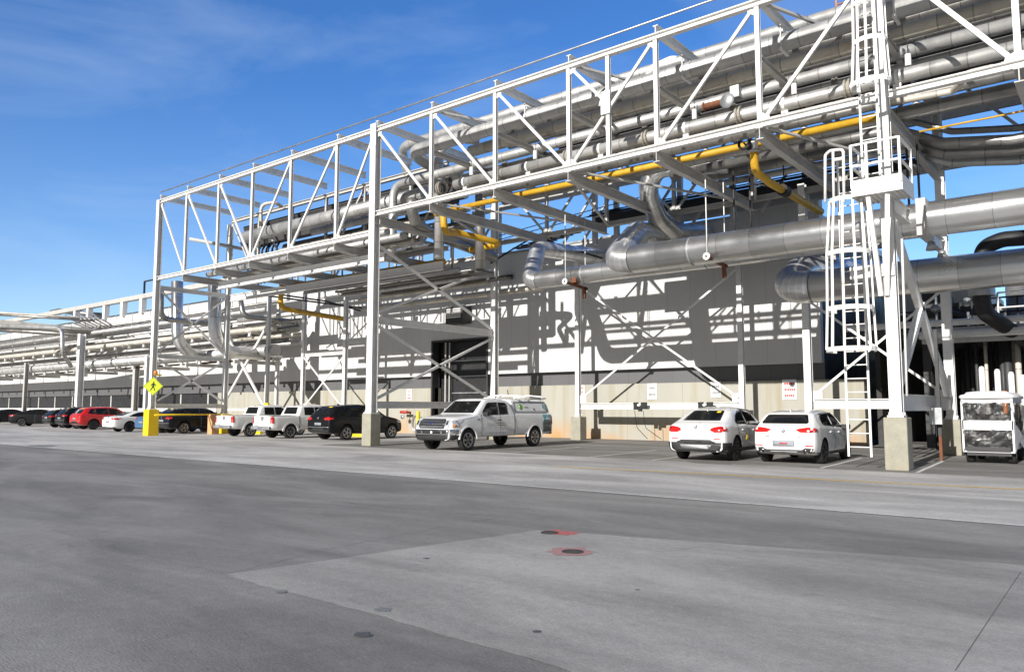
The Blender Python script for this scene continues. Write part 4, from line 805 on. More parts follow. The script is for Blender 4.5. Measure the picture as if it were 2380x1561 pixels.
# ledge bracket on the column, thin conduit
b = MB(); b.box((-5.25, 21.95, P(2060, 625, Y=21.7).z), (1.1, .34, .32)); tag(b.build('ledge_beam', M['steel']), 'short white ledge beam across the ladder column below the big duct', 'beam')
b = MB(); b.rod(P(2096, 555, Y=21.8), P(2108, 920, Y=21.8), .03, 6); tag(b.build('conduit', M['steel']), 'thin white conduit hanging right of the ladder column', 'conduit')
for xx, px, py, lab in ((-3.35, 2165, 570, 'left'), (-2.9, 2190, 590, 'right')):
    c = P(px, py, X=-4.62); t = thing('lamp', 'small shaded lamp hung on the big cross beam, %s one' % lab, 'lamp', c, 0, 'lamps on the cross beam')
    b = MB(); b.lathe([(.05, .28), (.10, .25), (.17, 0), (.0, .02)], c+Vector((0, 0, -.15)), (0, 0, 1), 14); b.build('shade', M['galv'], t)
    b = MB(); b.rod(c+Vector((0, 0, .1)), c+Vector((-.2, 0, .3)), .02, 6); b.build('arm', M['dark'], t)
# black hook shaped bracket near the right edge
b = MB(); b.bar(P(2349, 118, Y=22.1), P(2351, 158, Y=22.1), .09); b.bar(P(2351, 158, Y=22.1), P(2382, 152, Y=22.1), .09); tag(b.build('bracket', M['black']), 'black L shaped bracket below the upper pipes at the right edge', 'bracket')

# ------------------------------------------------------------ lower right: open bay with plant
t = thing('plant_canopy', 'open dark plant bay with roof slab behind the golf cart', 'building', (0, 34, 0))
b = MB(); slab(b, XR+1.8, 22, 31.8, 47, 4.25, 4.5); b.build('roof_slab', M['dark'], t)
b = MB(); b.box((6, 31.7, 4.2), (24, .22, .55)); b.build('edge_beam', M['steel_shaded'], t)
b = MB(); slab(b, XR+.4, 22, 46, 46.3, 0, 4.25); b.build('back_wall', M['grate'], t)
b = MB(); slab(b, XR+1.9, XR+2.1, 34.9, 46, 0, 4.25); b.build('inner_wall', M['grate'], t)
for i, x in enumerate((-6.2, -2.2, .8, 3.4)):
    b = MB(); b.ibeam((x, 33.6, 0), (x, 33.6, 4.2), .3, .3); b.build('post', M['dark'], t)
pipe('white pipe pair along the canopy edge, upper one', [(-8.6, 31.2, 4.62), (6, 31.2, 4.62)], .24, 'steel', grp='white pipes on the canopy edge')
pipe('white pipe pair along the canopy edge, lower one', [(-6.0, 31.2, 4.2), (6, 31.2, 4.2)], .28, 'steel', grp='white pipes on the canopy edge')
rnd = random.Random(11)
for i in range(12):
    px = 2235+i*12+rnd.random()*5; Y = rnd.choice([33, 35, 37, 40]); x = P(px, 900, Y=Y).x; d = rnd.choice([.12, .16, .3, .2])
    b = MB(); b.rod((x, Y, .2), (x, Y, 4.25), d/2, 10); tag(b.build('riser', M[rnd.choice(['clad_cream', 'dark_duct', 'dark', 'dark', 'dark'])]), 'vertical riser pipe under the canopy behind the golf cart, %s from the left' % ordn[i], 'pipe', 'riser pipes under the canopy')
for i, px in enumerate((2282, 2318, 2350, 2376)):
    c = P(px, 870, Y=29.3); b = MB(); b.lathe([(0, 2.95-.1*i), (.06, 2.93-.1*i), (.085, 2.85-.1*i), (.085, 0)], Vector((c.x, 29.3, 0)), n=16); tag(b.build('bollard', M['signwhite']), 'white post rising behind the golf cart roof, %s from the left' % ordn[i], 'bollard', 'white posts behind the golf cart')
b = MB(); b.rod((P(2332, 900, Y=30).x, 30, 0), (P(2332, 900, Y=30).x, 30, 2.15), .09); tag(b.build('marker_post', M['orange']), 'orange capped post behind the golf cart', 'post')
for i, (px, Y, h) in enumerate([(2185, 26.8, 1.15)]):
    x = P(px, 1000, Y=Y).x; t = thing('utility_post', 'slim dark post with rusty foot and grey box, left of the golf cart', 'post', (x, Y, 0))
    b = MB(); b.ibeam((x, Y, .75), (x, Y, 4.0), .10, .10); b.build('post', M['dark'], t); b = MB(); b.ibeam((x, Y, 0), (x, Y, .75), .08, .08); b.build('post_foot', M['rust'], t)
    b = MB(); b.box((x-.05, Y-.2, 1.35), (.34, .2, .5)); b.build('box', M['galv'], t)
# handrails and machinery on the canopy roof
t = thing('handrail', 'white and dark handrail on the plant canopy roof', 'railing', (0, 31.9, 4.5))
for (y, m_, dz, x0_) in ((32.0, 'steel', 0, -3.6), (33.4, 'dark', .0, -4.6)):
    b = MB()
    for zz in (1.15, .62): b.rod((x0_, y, 4.5+zz), (6, y, 4.5+zz), .035)
    for k in range(7): b.rod((x0_+k*1.45, y, 4.5), (x0_+k*1.45, y, 5.65), .035)
    b.build('rail', M[m_], t)
t = thing('pressure_vessel', 'small shiny horizontal vessel behind the handrail', 'vessel', (-1.2, 35, 5.6))
b = MB(); b.lathe([(0, -1.3), (.3, -1.25), (.5, -1.05), (.5, 1.05), (.3, 1.25), (0, 1.3)], (-1.3, 35.2, 5.7), (1, 0, 0), 24); b.build('shell', M['duct'], t)
b = MB(); b.box((-1.9, 35.2, 4.9), (.2, .6, .8)); b.box((-.7, 35.2, 4.9), (.2, .6, .8)); b.build('saddle', M['steel'], t)
t = thing('storage_silo', 'pale upright cylinder at the far right behind the canopy', 'silo', (2.8, 38, 4.5))
c = P(2362, 700, Y=37)
b = MB(); b.lathe([(0, c.z+.6), (.36, c.z+.6), (.36, c.z-1.2), (.62, c.z-1.3), (.62, 4.5)], Vector((c.x, 37, 0)), n=24); b.build('shell', M['clad'], t)
b = MB(); b.lathe([(.36, c.z-1.0), (.5, c.z-1.0), (.5, c.z-.85), (.36, c.z-.85)], Vector((c.x, 37, 0)), n=24); b.build('band', M['galv'], t)
# grey penthouse boxes behind
t = thing('rooftop_unit', 'grey boxy plant room behind the ladder column', 'building', (-3, 44, 4.5))
a, c_ = P(2060, 600, Y=42), P(2295, 690, Y=42)
b = MB(); slab(b, a.x, c_.x, 42, 48, 4.5, P(2200, 676, Y=42).z); b.build('body', M['wall'], t)
t2 = thing('rooftop_unit', 'dark machinery block above the canopy near the right edge', 'machine', (1, 38, 4.5))
b = MB()
for i in range(10):
    px = 2110+i*22; Y = 36+rnd.random()*4; x = P(px, 780, Y=Y).x; h = .8+rnd.random()*1.8
    b.box((x, Y, 4.5+h/2), (.6+rnd.random()*.9, .8, h))
    if i % 2: b.rod((x-.6, Y-.7, 4.9+rnd.random()), (x+1.2, Y-.7, 4.9+rnd.random()), .14)
b.build('body', M['dark'], t2, bevel=.03)
for i in range(8):
    x = -6+i*1.1; b = MB(); b.rod((x, 34.6, 4.5), (x, 34.6, 5.2+rnd.random()*1.2), .05); b.lathe([(0, 0), (.18, 0), (.18, .1), (0, .1)], (x, 34.5, 5.2+rnd.random()*.5), (0, -1, 0), 12); b.build('valve', M['galv'], t2)
# black hose arch
h = [P(2400, 551, Y=29.5), P(2330, 556, Y=29.5), P(2285, 575, Y=29.5), P(2278, 640, Y=29.5), P(2282, 700, Y=29.5), P(2290, 728, Y=29.7), P(2345, 765, Y=31.5), P(2400, 800, Y=33)]
pipe('fat black hose arching over the lower duct and down to the canopy', h, .52, 'black', bend=.9, n=16, name='hose', cat='hose')
b = MB(); c = P(2281, 680, Y=29.5); b.lathe([(.26, -.12), (.40, -.12), (.40, .12), (.26, .12)], c, (0, 0, 1), 20, False); tag(b.build('collar', M['galv']), 'shiny collar where the black hose leaves the duct', 'collar')

# ------------------------------------------------------------ vehicles
def paint(name, col, rough=.28, metal=0.0): return mat(name, col, rough, metal, coat=.7, noise=.03, nscale=3)
M['car_white'] = paint('white_car_paint', (.78, .78, .76)); M['car_silver'] = paint('silver_white_car_paint', (.76, .765, .765), .28, .05)
M['car_black'] = mat('black_car_paint', (.006, .006, .007), .3, coat=.15, spec=.3); M['car_red'] = paint('red_car_paint', (.55, .012, .012)); M['car_navy'] = mat('navy_car_paint', (.005, .007, .012), .3, coat=.15, spec=.3); M['car_blue'] = paint('blue_car_paint', (.05, .13, .27))
M['glass'] = mat('tinted_glass', (.008, .009, .009), .05, spec=.32); M['trim'] = mat('black_plastic_trim', (.018, .018, .018), .55, noise=.2)
M['tyre'] = mat('tyre_rubber', (.014, .014, .014), .8); M['rim'] = mat('alloy_rim', (.42, .42, .43), .3, .9); M['rimdark'] = mat('dark_alloy_rim', (.07, .07, .075), .35, .8)
M['lamp_red'] = mat('red_lamp_lens', (.55, .012, .01), .12, coat=1); M['lamp_clear'] = mat('clear_lamp_lens', (.65, .66, .66), .1, .4, coat=1); M['plate'] = mat('licence_plate', (.26, .28, .31), .5, noise=.08, nscale=30)
M['amber'] = mat('amber_lens', (.75, .22, .03), .2); M['blue'] = mat('blue_emblem', (.008, .03, .14), .3); M['green'] = mat('green_logo', (.16, .42, .03), .5); M['well'] = mat('wheel_well', (.008, .008, .008), .9)
M['yel'] = mat('yellow_sticker', (.8, .58, .02), .5)
def interp(pts, s):
    if s <= pts[0][0]: return pts[0][1]
    for (a, va), (b, vb) in zip(pts, pts[1:]):
        if s <= b: return va+(vb-va)*(s-a)/max(1e-6, b-a)
    return pts[-1][1]
def sm(pts, s, w=.05): return (interp(pts, s-w)+interp(pts, s)*2+interp(pts, s+w))/4
def chaikin(p, n=2):
    for _ in range(n):
        q = [p[0]]
        for a, b in zip(p, p[1:]): q += [(a[0]*.75+b[0]*.25, a[1]*.75+b[1]*.25), (a[0]*.25+b[0]*.75, a[1]*.25+b[1]*.75)]
        q.append(p[-1]); p = q
    return p
def body_mesh(S):
    L, W, top, bot, belt = S['L'], S['W']/2, S['top'], S['bot'], S['belt']
    wp = S.get('plan') or [(0, .86), (.05, .925), (.16, .965), (.45, .99), (1.0, 1), (L-1.1, 1), (L-.55, .96), (L-.25, .88), (L-.08, .76), (L, .66)]
    st = [0, .02, .05, .09]+[.14+(L-.28)*k/72 for k in range(73)]+[L-.09, L-.05, L-.02, L]
    rows = []
    for s in st:
        w = W*interp(wp, s); zt = sm(top, s); zb = interp(bot, s); zbelt = min(sm(belt, s), zt-.05); h = zt-zbelt
        tum = S.get('tumble', .42); wr = w-.03-tum*h; rr = min(.09, h*.6); hh = zbelt-zb
        half = [(0, zb), (w-.16, zb), (w-.05, zb+.03), (w-.012, zb+.12*hh/.6), (w, zb+hh*.42), (w-.006, zb+hh*.72), (w-.02, zbelt-.03), (w-.035, zbelt), (wr+.01, zt-rr), (wr-rr*.9, zt-.004), (wr*.5, zt+.012), (0, zt+.016)]
        half = half[:2]+chaikin(half[1:-1], 2)+[half[-1]]
        rows.append([(x, s-L/2, z) for x, z in half]+[(-x, s-L/2, z) for x, z in reversed(half[1:-1])])
    n = len(rows[0]); b = MB(); vs = [v for r in rows for v in r]; fs = []
    for i in range(len(rows)-1):
        for k in range(n): fs.append((i*n+k, i*n+(k+1) % n, (i+1)*n+(k+1) % n, (i+1)*n+k))
    b.add(vs, fs, True)
    b.add(rows[0], [tuple(range(n-1, -1, -1))], False); b.add(rows[-1], [tuple(range(n))], False)
    return b
def boolean_cut(o, cutters, mat2):
    me2 = bpy.data.meshes.new('cut'); bm = bmesh.new()
    for kind, a in cutters:
        if kind == 'cyl':
            x, y, z, r, w = a; bmesh.ops.create_cone(bm, cap_ends=True, segments=40, radius1=r, radius2=r, depth=w, matrix=Matrix.Translation((x, y, z)) @ Matrix.Rotation(math.pi/2, 4, 'Y'))
        else:
            c, d = a; bmesh.ops.create_cube(bm, size=1, matrix=Matrix.Translation(c) @ Matrix.Diagonal(Vector(d+(1,))))
    bm.to_mesh(me2); bm.free(); me2.materials.append(mat2)
    c = bpy.data.objects.new('cut', me2); C.objects.link(c); md = o.modifiers.new('b', 'BOOLEAN'); md.operation = 'DIFFERENCE'; md.solver = 'EXACT'; md.object = c
    try: md.material_mode = 'TRANSFER'
    except Exception: pass
    # evaluate in place at the origin
    dg_ = bpy.context.evaluated_depsgraph_get(); new = bpy.data.meshes.new_from_object(o.evaluated_get(dg_)); o.modifiers.clear(); old = o.data; o.data = new
    bpy.data.objects.remove(c); bpy.data.meshes.remove(old)
def decal(name, m, parent, bvh, poly, d, off=.006, L=0, world=False, cell=.12):
    """thin panel that follows the body: poly in (along, z) for sides R/L, (x, z) for ends B/F, (x, along) for T"""
    bm = bmesh.new()
    if d in 'RL': vs = [Vector((0, p[0]-L/2, p[1])) for p in poly]; ax = (1, 2)
    elif d in 'BF': vs = [Vector((p[0], 0, p[1])) for p in poly]; ax = (0, 2)
    else: vs = [Vector((p[0], p[1]-L/2, 0)) for p in poly]; ax = (0, 1)
    bv = [bm.verts.new(v) for v in vs]
    tri = tessellate_polygon([vs])
    for t in tri:
        try: bm.faces.new([bv[k] for k in t])
        except Exception: pass
    for a in ax:
        lo, hi = min(v[a] for v in vs), max(v[a] for v in vs); k = math.floor(lo/cell)+1
        while k*cell < hi:
            co = Vector((0, 0, 0)); co[a] = k*cell; no = Vector((0, 0, 0)); no[a] = 1
            bmesh.ops.bisect_plane(bm, geom=bm.verts[:]+bm.edges[:]+bm.faces[:], plane_co=co, plane_no=no); k += 1
    D = {'R': Vector((-1, 0, 0)), 'L': Vector((1, 0, 0)), 'B': Vector((0, 1, 0)), 'F': Vector((0, -1, 0)), 'T': Vector((0, 0, -1))}[d]
    for v in bm.verts:
        o_ = v.co-D*8; hit = bvh.ray_cast(o_, D)
        if hit[0] is None: hit = bvh.find_nearest(v.co-D*S_half[d])
        v.co = hit[0]+hit[1]*off if hit[1].dot(D) < 0 else hit[0]-D*off
    for f in bm.faces: f.smooth = True
    # give it an edge
    geo = bmesh.ops.extrude_face_region(bm, geom=bm.faces[:]); 
    for e in geo['geom']:
        if isinstance(e, bmesh.types.BMVert): e.co -= D*.004
    bmesh.ops.recalc_face_normals(bm, faces=bm.faces)
    me = bpy.data.meshes.new(name); bm.to_mesh(me); bm.free(); me.materials.append(m)
    o = bpy.data.objects.new(name, me); C.objects.link(o); o.parent = parent; return o
S_half = {'R': .9, 'L': .9, 'B': 2.2, 'F': 2.2, 'T': 1.5}
def wheel(t, x, y, r, w, m='rim', spokes=5, twin=True):
    s_ = 1 if x > 0 else -1; b = MB()
    b.lathe([(r*.62, -w/2), (r*.90, -w/2), (r*.985, -w*.38), (r, -w*.2), (r, w*.2), (r*.985, w*.38), (r*.90, w/2), (r*.66, w/2-.01), (r*.64, w*.1), (r*.62, -w/2)], (x, y, r), (s_, 0, 0), 32)
    ty = b.build('wheel', M['tyre'], t, world=False)
    b = MB(); c = Vector((x+s_*w*.42, y, r)); b.lathe([(r*.66, -.02), (r*.68, .012), (r*.60, .015), (r*.57, -.05)], c, (s_, 0, 0), 32)
    for k in range(spokes):
        for dd in ((-.10, .10) if twin else (0,)):
            a = 2*math.pi*k/spokes+dd; p = c+Vector((s_*.0, math.cos(a)*r*.60, math.sin(a)*r*.60)); q = c+Vector((0, math.cos(a-dd*.5)*r*.1, math.sin(a-dd*.5)*r*.1))
            b.bar(q, p, r*.085 if twin else r*.16, .03, up=(s_, 0, 0))
    b.lathe([(0, .012), (r*.13, .01), (r*.15, -.02)], c, (s_, 0, 0), 16); b.build('rim', M[m], ty, world=False)
    b = MB(); b.lathe([(0, 0), (r*.60, 0)], c-Vector((s_*.07, 0, 0)), (s_, 0, 0), 24); b.build('brake_disc', M['rimdark'], ty, world=False)
def mirror_x(poly): return [(-x, z) for x, z in poly]
def vehicle(S, loc, rz, label, group=None):
    L, W = S['L'], S['W']; t = thing(S['name'], label, S['cat'], (0, 0, 0), 0, group)
    pm = M[S['paint']]; body = body_mesh(S).build('body', pm, t, world=False)
    r = S['r']; cuts = []
    for ya in (S['ra'], S['fa']):
        for s_ in (-1, 1): cuts.append(('cyl', (s_*(W/2-.12), ya-L/2, r+.01, r*1.17, .52)))
    for cbox in S.get('cut', []): cuts.append(('box', cbox))
    bmx = bmesh.new(); bmx.from_mesh(body.data); bvh = BVHTree.FromBMesh(bmx); bmx.free()
    boolean_cut(body, cuts, M['well'])
    for ya in (S['ra'], S['fa']):
        for s_ in (-1, 1): wheel(t, s_*(W/2-.135), ya-L/2, r, .235, S.get('rim', 'rim'), S.get('spokes', 5), S.get('twin', True))
    D = lambda nm, m, poly, d, off=.006, both=False, par=None: [decal(nm, M[m], par or t, bvh, pl, dd, off, L) for pl, dd in (([(poly, d)]+([(poly, 'L')] if d == 'R' and both else []) + ([(mirror_x(poly), d)] if d in 'BFT' and both else [])))]
    for it in S['decals']: D(*it)
    # window posts, arches
    for ya in (S['ra'], S['fa']):
        for s_ in (-1, 1):
            if S.get('flare'):
                b = MB(); n = 16; rr = r*1.17
                pts = [Vector((s_*(W/2-.028), ya-L/2+math.cos(a)*(rr+.02), r+.01+math.sin(a)*(rr+.02))) for a in [R(2+176*k/n) for k in range(n+1)]]
                for p, q in zip(pts, pts[1:]): b.bar(p, q, S['flare'], .07, up=(1, 0, 0))
                b.build('wheel_arch', M[S.get('flarem', S['paint'])], t, world=False)
    ms, mz = S['mirror']
    for s_ in (-1, 1):
        b = MB(); c = Vector((s_*(W/2+.06), ms-L/2, mz)); b.add([c+Vector((x*.12, y*.09, z*.075)) for x in (-1, 1) for y in (-1, 1) for z in (-1, 1)], [(0, 1, 3, 2), (4, 6, 7, 5), (0, 4, 5, 1), (2, 3, 7, 6), (0, 2, 6, 4), (1, 5, 7, 3)]); b.box(c-Vector((s_*.13, 0, .05)), (.14, .05, .05))
        b.build('mirror', M[S.get('mirrorm', 'trim')], t, world=False, bevel=.03)
    for hs_ in S.get('handles', []):
        for s_ in (-1, 1):
            hit = bvh.ray_cast(Vector((s_*4, hs_[0]-L/2, hs_[1])), Vector((-s_, 0, 0)))[0]
            b = MB(); b.box(hit+Vector((s_*.015, 0, 0)), (.03, .2, .035)); b.build('door_handle', M[S.get('handlem', S['paint'])], t, world=False, bevel=.008)
    if 'extra' in S: S['extra'](t, S, bvh, D)
    t.location = loc; t.rotation_euler = (0, 0, rz); return t
def line(x0, z0, x1, z1, w=.012):
    dx, dz = x1-x0, z1-z0; l = math.hypot(dx, dz); nx, nz = -dz/l*w/2, dx/l*w/2
    return [(x0-nx, z0-nz), (x1-nx, z1-nz), (x1+nx, z1+nz), (x0+nx, z0+nz)]
def rc(x0, z0, x1, z1): return [(x0, z0), (x1, z0), (x1, z1), (x0, z1)]
def oval(cx_, cz_, rx, rz_, n=14): return [(cx_+math.cos(2*math.pi*k/n)*rx, cz_+math.sin(2*math.pi*k/n)*rz_) for k in range(n)]
def roundel(cz_): return [('emblem', 'trim', oval(0, cz_, .048, .048), 'B', .012), ('emblem', 'signwhite', oval(0, cz_, .032, .032), 'B', .016), ('emblem', 'blue', [(0, cz_), (.03, cz_), (.021, cz_+.021), (0, cz_+.03)], 'B', .019), ('emblem', 'blue', [(0, cz_), (-.03, cz_), (-.021, cz_-.021), (0, cz_-.03)], 'B', .019)]
def fin(c=(0, -1.3, 1.53), m='paint'):
    def f(t, S, bvh, D):
        hit = bvh.ray_cast(Vector((0, S.get('finy', -1.2), 4)), Vector((0, 0, -1)))[0]
        b = MB(); b.add([hit+Vector(v) for v in [(-.02, -.1, 0), (.02, -.1, 0), (.02, .08, 0), (-.02, .08, 0), (0, -.09, .06), (0, -.03, .06)]], [(0, 1, 2, 3), (0, 4, 5, 3), (1, 2, 5, 4), (0, 1, 4), (3, 5, 2)]); b.build('antenna_fin', M[S['paint']], t, world=False)
    return f
# white fastback crossover
H = 1.62
crossover = dict(name='crossover_car', cat='car', paint='car_white', L=4.67, W=1.89, r=.36, ra=.98, fa=3.79, rim='rimdark', spokes=10, twin=False, tumble=.44,
    top=[(0, .90), (.04, 1.02), (.12, 1.10), (.38, 1.17), (1.25, 1.53), (1.7, 1.59), (2.2, 1.62), (2.75, 1.58), (3.0, 1.52), (3.62, 1.12), (4.3, .96), (4.6, .80), (4.67, .66)],
    bot=[(0, .30), (.3, .27), (.6, .25), (4.2, .27), (4.67, .34)], belt=[(0, .98), (.4, 1.07), (1.0, 1.07), (3.6, .98), (4.67, .8)], mirror=(3.15, 1.06), handles=[(1.55, .93), (2.55, .91)],
    decals=[('rear_window', 'glass', [(-.60, 1.215), (-.53, 1.21), (.53, 1.21), (.60, 1.215), (.50, 1.49), (.44, 1.51), (-.44, 1.51), (-.50, 1.49)], 'B'),
            ('windscreen', 'glass', [(-.66, 1.15), (.66, 1.15), (.53, 1.50), (-.53, 1.50)], 'F'),
            ('side_window', 'glass', [(1.02, 1.14), (1.10, 1.12), (2.05, 1.09), (2.05, 1.52), (1.7, 1.50), (1.3, 1.36), (1.06, 1.21)], 'R', .006, True),
            ('side_window', 'glass', [(2.09, 1.09), (3.22, 1.04), (2.92, 1.42), (2.70, 1.51), (2.4, 1.53), (2.09, 1.525)], 'R', .006, True),
            ('tail_light', 'lamp_red', [(.46, .93), (.58, .87), (.80, .87), (.845, .95), (.82, 1.04), (.74, 1.05), (.58, 1.02), (.48, .985)], 'B', .012, True), ('tail_light', 'lamp_red', [(.03, .90), (.18, .91), (.22, .98), (.15, 1.03), (.03, 1.03)], 'R', .012, True),
            ('reflector', 'lamp_red', rc(.56, .665, .76, .69), 'B', .01, True),
            ('lower_bumper', 'trim', [(-.85, .302), (.85, .302), (.85, .57), (.62, .57), (.45, .65), (-.45, .65), (-.62, .57), (-.85, .57)], 'B', .01), ('lower_bumper', 'trim', [(.02, .30), (.6, .28), (.48, .56), (.02, .57)], 'R', .01, True),
            ('skid_plate', 'galv', [(-.42, .38), (.42, .38), (.50, .50), (-.50, .50)], 'B', .022),
            ('plate_recess', 'car_white', rc(-.27, .70, .27, .84), 'B', .004),
            ('panel_line', 'signgrey', line(-.5, .915, .5, .915, .014), 'B', .008), ('panel_line', 'signgrey', line(-.60, .60, .60, .60, .01), 'B', .008),
            ('sill_trim', 'trim', [(.2, .28), (4.4, .28), (4.4, .40), (.2, .40)], 'R', .01, True), ('sticker', 'yel', [(1.75, .62), (2.0, .62), (1.88, .86)], 'R', .01),
            ('sticker', 'yel', rc(.30, 1.44, .42, 1.49), 'B', .012), ('door_line', 'trim', line(2.07, .42, 2.07, 1.08), 'R', .004, True), ('door_line', 'trim', line(1.18, .75, 1.05, 1.1), 'R', .004, True), ('door_line', 'trim', line(3.3, .42, 3.25, 1.0), 'R', .004, True),
            ('window_trim', 'trim', [(1.9, 1.54), (2.9, 1.50), (2.9, 1.525), (1.9, 1.565)], 'R', .008, True)]+roundel(1.02), extra=fin())
vehicle(crossover, (-10.5, 24.05, 0), R(3.5), 'white fastback car with black lower bumper and silver skid plate, yellow sticker on its window', 'white cars backed toward the camera')
# white hatchback
hatch = dict(name='hatchback_car', cat='car', paint='car_white', L=4.36, W=1.83, r=.345, ra=.86, fa=3.53, rim='rimdark', spokes=5, tumble=.40, finy=-1.35,
    top=[(0, .92), (.03, 1.02), (.10, 1.12), (.50, 1.40), (.62, 1.455), (1.2, 1.51), (1.8, 1.53), (2.5, 1.48), (2.75, 1.42), (3.4, 1.06), (4.0, .92), (4.28, .78), (4.36, .62)],
    bot=[(0, .34), (.3, .27), (.6, .24), (3.9, .24), (4.36, .30)], belt=[(0, .98), (.5, 1.06), (1.0, 1.04), (3.3, .95), (4.36, .78)], mirror=(2.95, 1.02), handles=[(1.55, .90), (2.45, .88)],
    decals=[('rear_window', 'glass', [(-.62, 1.145), (.62, 1.145), (.66, 1.18), (.57, 1.385), (.52, 1.40), (-.52, 1.40), (-.57, 1.385), (-.66, 1.18)], 'B'),
            ('windscreen', 'glass', [(-.64, 1.09), (.64, 1.09), (.53, 1.42), (-.53, 1.42)], 'F'),
            ('side_window', 'glass', [(.86, 1.14), (1.0, 1.10), (1.90, 1.06), (1.90, 1.435), (1.4, 1.42), (1.0, 1.37), (.86, 1.27)], 'R', .006, True),
            ('side_window', 'glass', [(1.94, 1.06), (3.0, 1.01), (2.75, 1.30), (2.5, 1.41), (2.2, 1.435), (1.94, 1.435)], 'R', .006, True),
            ('tail_light', 'lamp_red', [(.34, .985), (.46, .91), (.78, .90), (.82, .95), (.81, 1.03), (.68, 1.045), (.50, 1.02)], 'B', .012, True), ('tail_light', 'lamp_red', [(.03, .91), (.20, .93), (.24, .99), (.16, 1.03), (.03, 1.03)], 'R', .012, True),
            ('reflector', 'lamp_red', rc(.60, .52, .80, .55), 'B', .012, True),
            ('lower_bumper', 'trim', [(-.82, .34), (.82, .34), (.80, .46), (.60, .48), (.50, .42), (-.50, .42), (-.60, .48), (-.80, .46)], 'B', .01),
            ('lower_grille', 'galv', rc(-.38, .355, .38, .375), 'B', .02), ('exhaust', 'chrome', oval(.58, .375, .055, .055), 'B', .025, True), ('exhaust', 'well', oval(.58, .375, .038, .038), 'B', .03, True),
            ('plate_recess', 'paint_w', [(-.36, .50), (.36, .50), (.42, .58), (.40, .70), (-.40, .70), (-.42, .58)], 'B', .006), ('licence_plate', 'plate', rc(-.30, .515, .30, .67), 'B', .014), ('plate_print', 'lamp_red', rc(-.11, .575, .11, .61), 'B', .0185),
            ('badge', 'signgrey', rc(-.52, .78, -.40, .80), 'B', .008), ('badge', 'signgrey', rc(.36, .78, .48, .80), 'B', .008),
            ('sill_trim', 'trim', [(.2, .25), (4.1, .25), (4.1, .34), (.2, .34)], 'R', .01, True),
            ('door_line', 'trim', line(1.92, .38, 1.92, 1.05), 'R', .004, True), ('door_line', 'trim', line(3.1, .38, 3.05, .98), 'R', .004, True), ('window_trim', 'trim', [(.95, 1.40), (2.6, 1.43), (2.6, 1.45), (.95, 1.42)], 'R', .006, True)]+roundel(.945), extra=fin())
vehicle(hatch, (-7.95, 24.35, 0), R(2), 'small white hatchback with licence plate and twin exhausts, tail toward the camera', 'white cars backed toward the camera')

# big silver pickup with cap
def tr_extra(t, S, bvh, D):
    L = S['L']
    # topper over the bed
    cs = dict(L=2.50, W=1.86, top=[(0, 1.62), (.05, 1.78), (.16, 1.90), (.4, 1.935), (2.3, 1.955), (2.44, 1.94), (2.5, 1.90)], bot=[(0, 1.36), (2.5, 1.36)], belt=[(0, 1.42), (2.5, 1.42)], tumble=.26, plan=[(0, .95), (.1, .985), (.3, 1), (2.5, 1)])
    m = body_mesh(cs)
    dy = -L/2+.05+cs['L']/2
    for v in m.v: v.y += dy
    cap = m.build('bed_cap', M['car_silver'], t, world=False)
    bm = bmesh.new(); bm.from_mesh(cap.data); bv = BVHTree.FromBMesh(bm); bm.free()
    q = L  # along coordinates are measured on the truck
    for nm, mm, poly, off in [('frame_strip', 'trim', rc(.12, 1.80, 2.42, 1.825), .008), ('frame_strip', 'trim', rc(.12, 1.425, 2.42, 1.45), .008), ('frame_strip', 'trim', rc(.12, 1.45, .145, 1.80), .008), ('frame_strip', 'trim', rc(2.395, 1.45, 2.42, 1.80), .008)]:
        decal(nm, M[mm], cap, bv, poly, 'L', off, q); decal(nm, M[mm], cap, bv, poly, 'R', off, q)
    for dd in 'LR':
        decal('logo', M['green'], cap, bv, oval(2.02, 1.635, .11, .12, 20), dd, .008, q); decal('logo_swirl', M['car_silver'], cap, bv, [(2.05, 1.60), (2.10, 1.66), (2.0, 1.70), (2.04, 1.65)], dd, .0105, q)
        for k in range(5): decal('lettering', M['green'] if k < 2 else M['signgrey'], cap, bv, rc(1.76-k*.062, 1.60, 1.80-k*.062, 1.645), dd, .008, q)
        decal('lock', M['trim'], cap, bv, rc(1.08, 1.50, 1.18, 1.56), dd, .012, q)
        for k, (a0, a1, z0, z1, mm) in enumerate([(.16, .30, 1.47, 1.78, 'mural_teal'), (.30, .42, 1.5, 1.75, 'mural_blue'), (.42, .52, 1.56, 1.78, 'mural_teal')]): decal('mural', M[mm], cap, bv, [(a0, z0), (a1, z0+.02), (a1-.02, z1), (a0+.02, z1-.02)], dd, .009+.0015*k, q)
    decal('rear_window', M['glass'], cap, bv, rc(-.62, 1.50, .62, 1.80), 'B', .01, q)
    for k, yy in enumerate((-2.75, -1.55, -.95)):
        b = MB(); pts = fillet([(-.82, yy, 1.93), (-.72, yy, 2.06), (0, yy, 2.12), (.72, yy, 2.06), (.82, yy, 1.93)], .15); b.tube(pts, .028, 8); b.build('rack_bar', M['steel'], t, world=False)
    b = MB(); b.tube([(.80, -2.95, 1.99), (.80, -.75, 2.0)], .025, 8); b.tube([(-.80, -2.95, 1.99), (-.80, -.75, 2.0)], .025, 8); b.build('rack_rail', M['steel'], t, world=False)
    b = MB(); b.tube([(.45, -1.95, 2.1), (.5, -1.95, 2.36)], .02, 6); b.tube([(.45, -1.5, 2.12), (.62, -1.35, 2.12)], .02, 6); b.build('rack_hook', M['dark'], t, world=False)
    b = MB(); b.box((0, -L/2-.06, .58), (1.75, .16, .18)); b.build('rear_bumper', M['trim'], t, world=False, bevel=.03)
    b = MB(); b.box((-.28, L/2-1.55, 1.40), (.14, .1, .12)); b.build('dashboard_item', M['orange'], t, world=False)
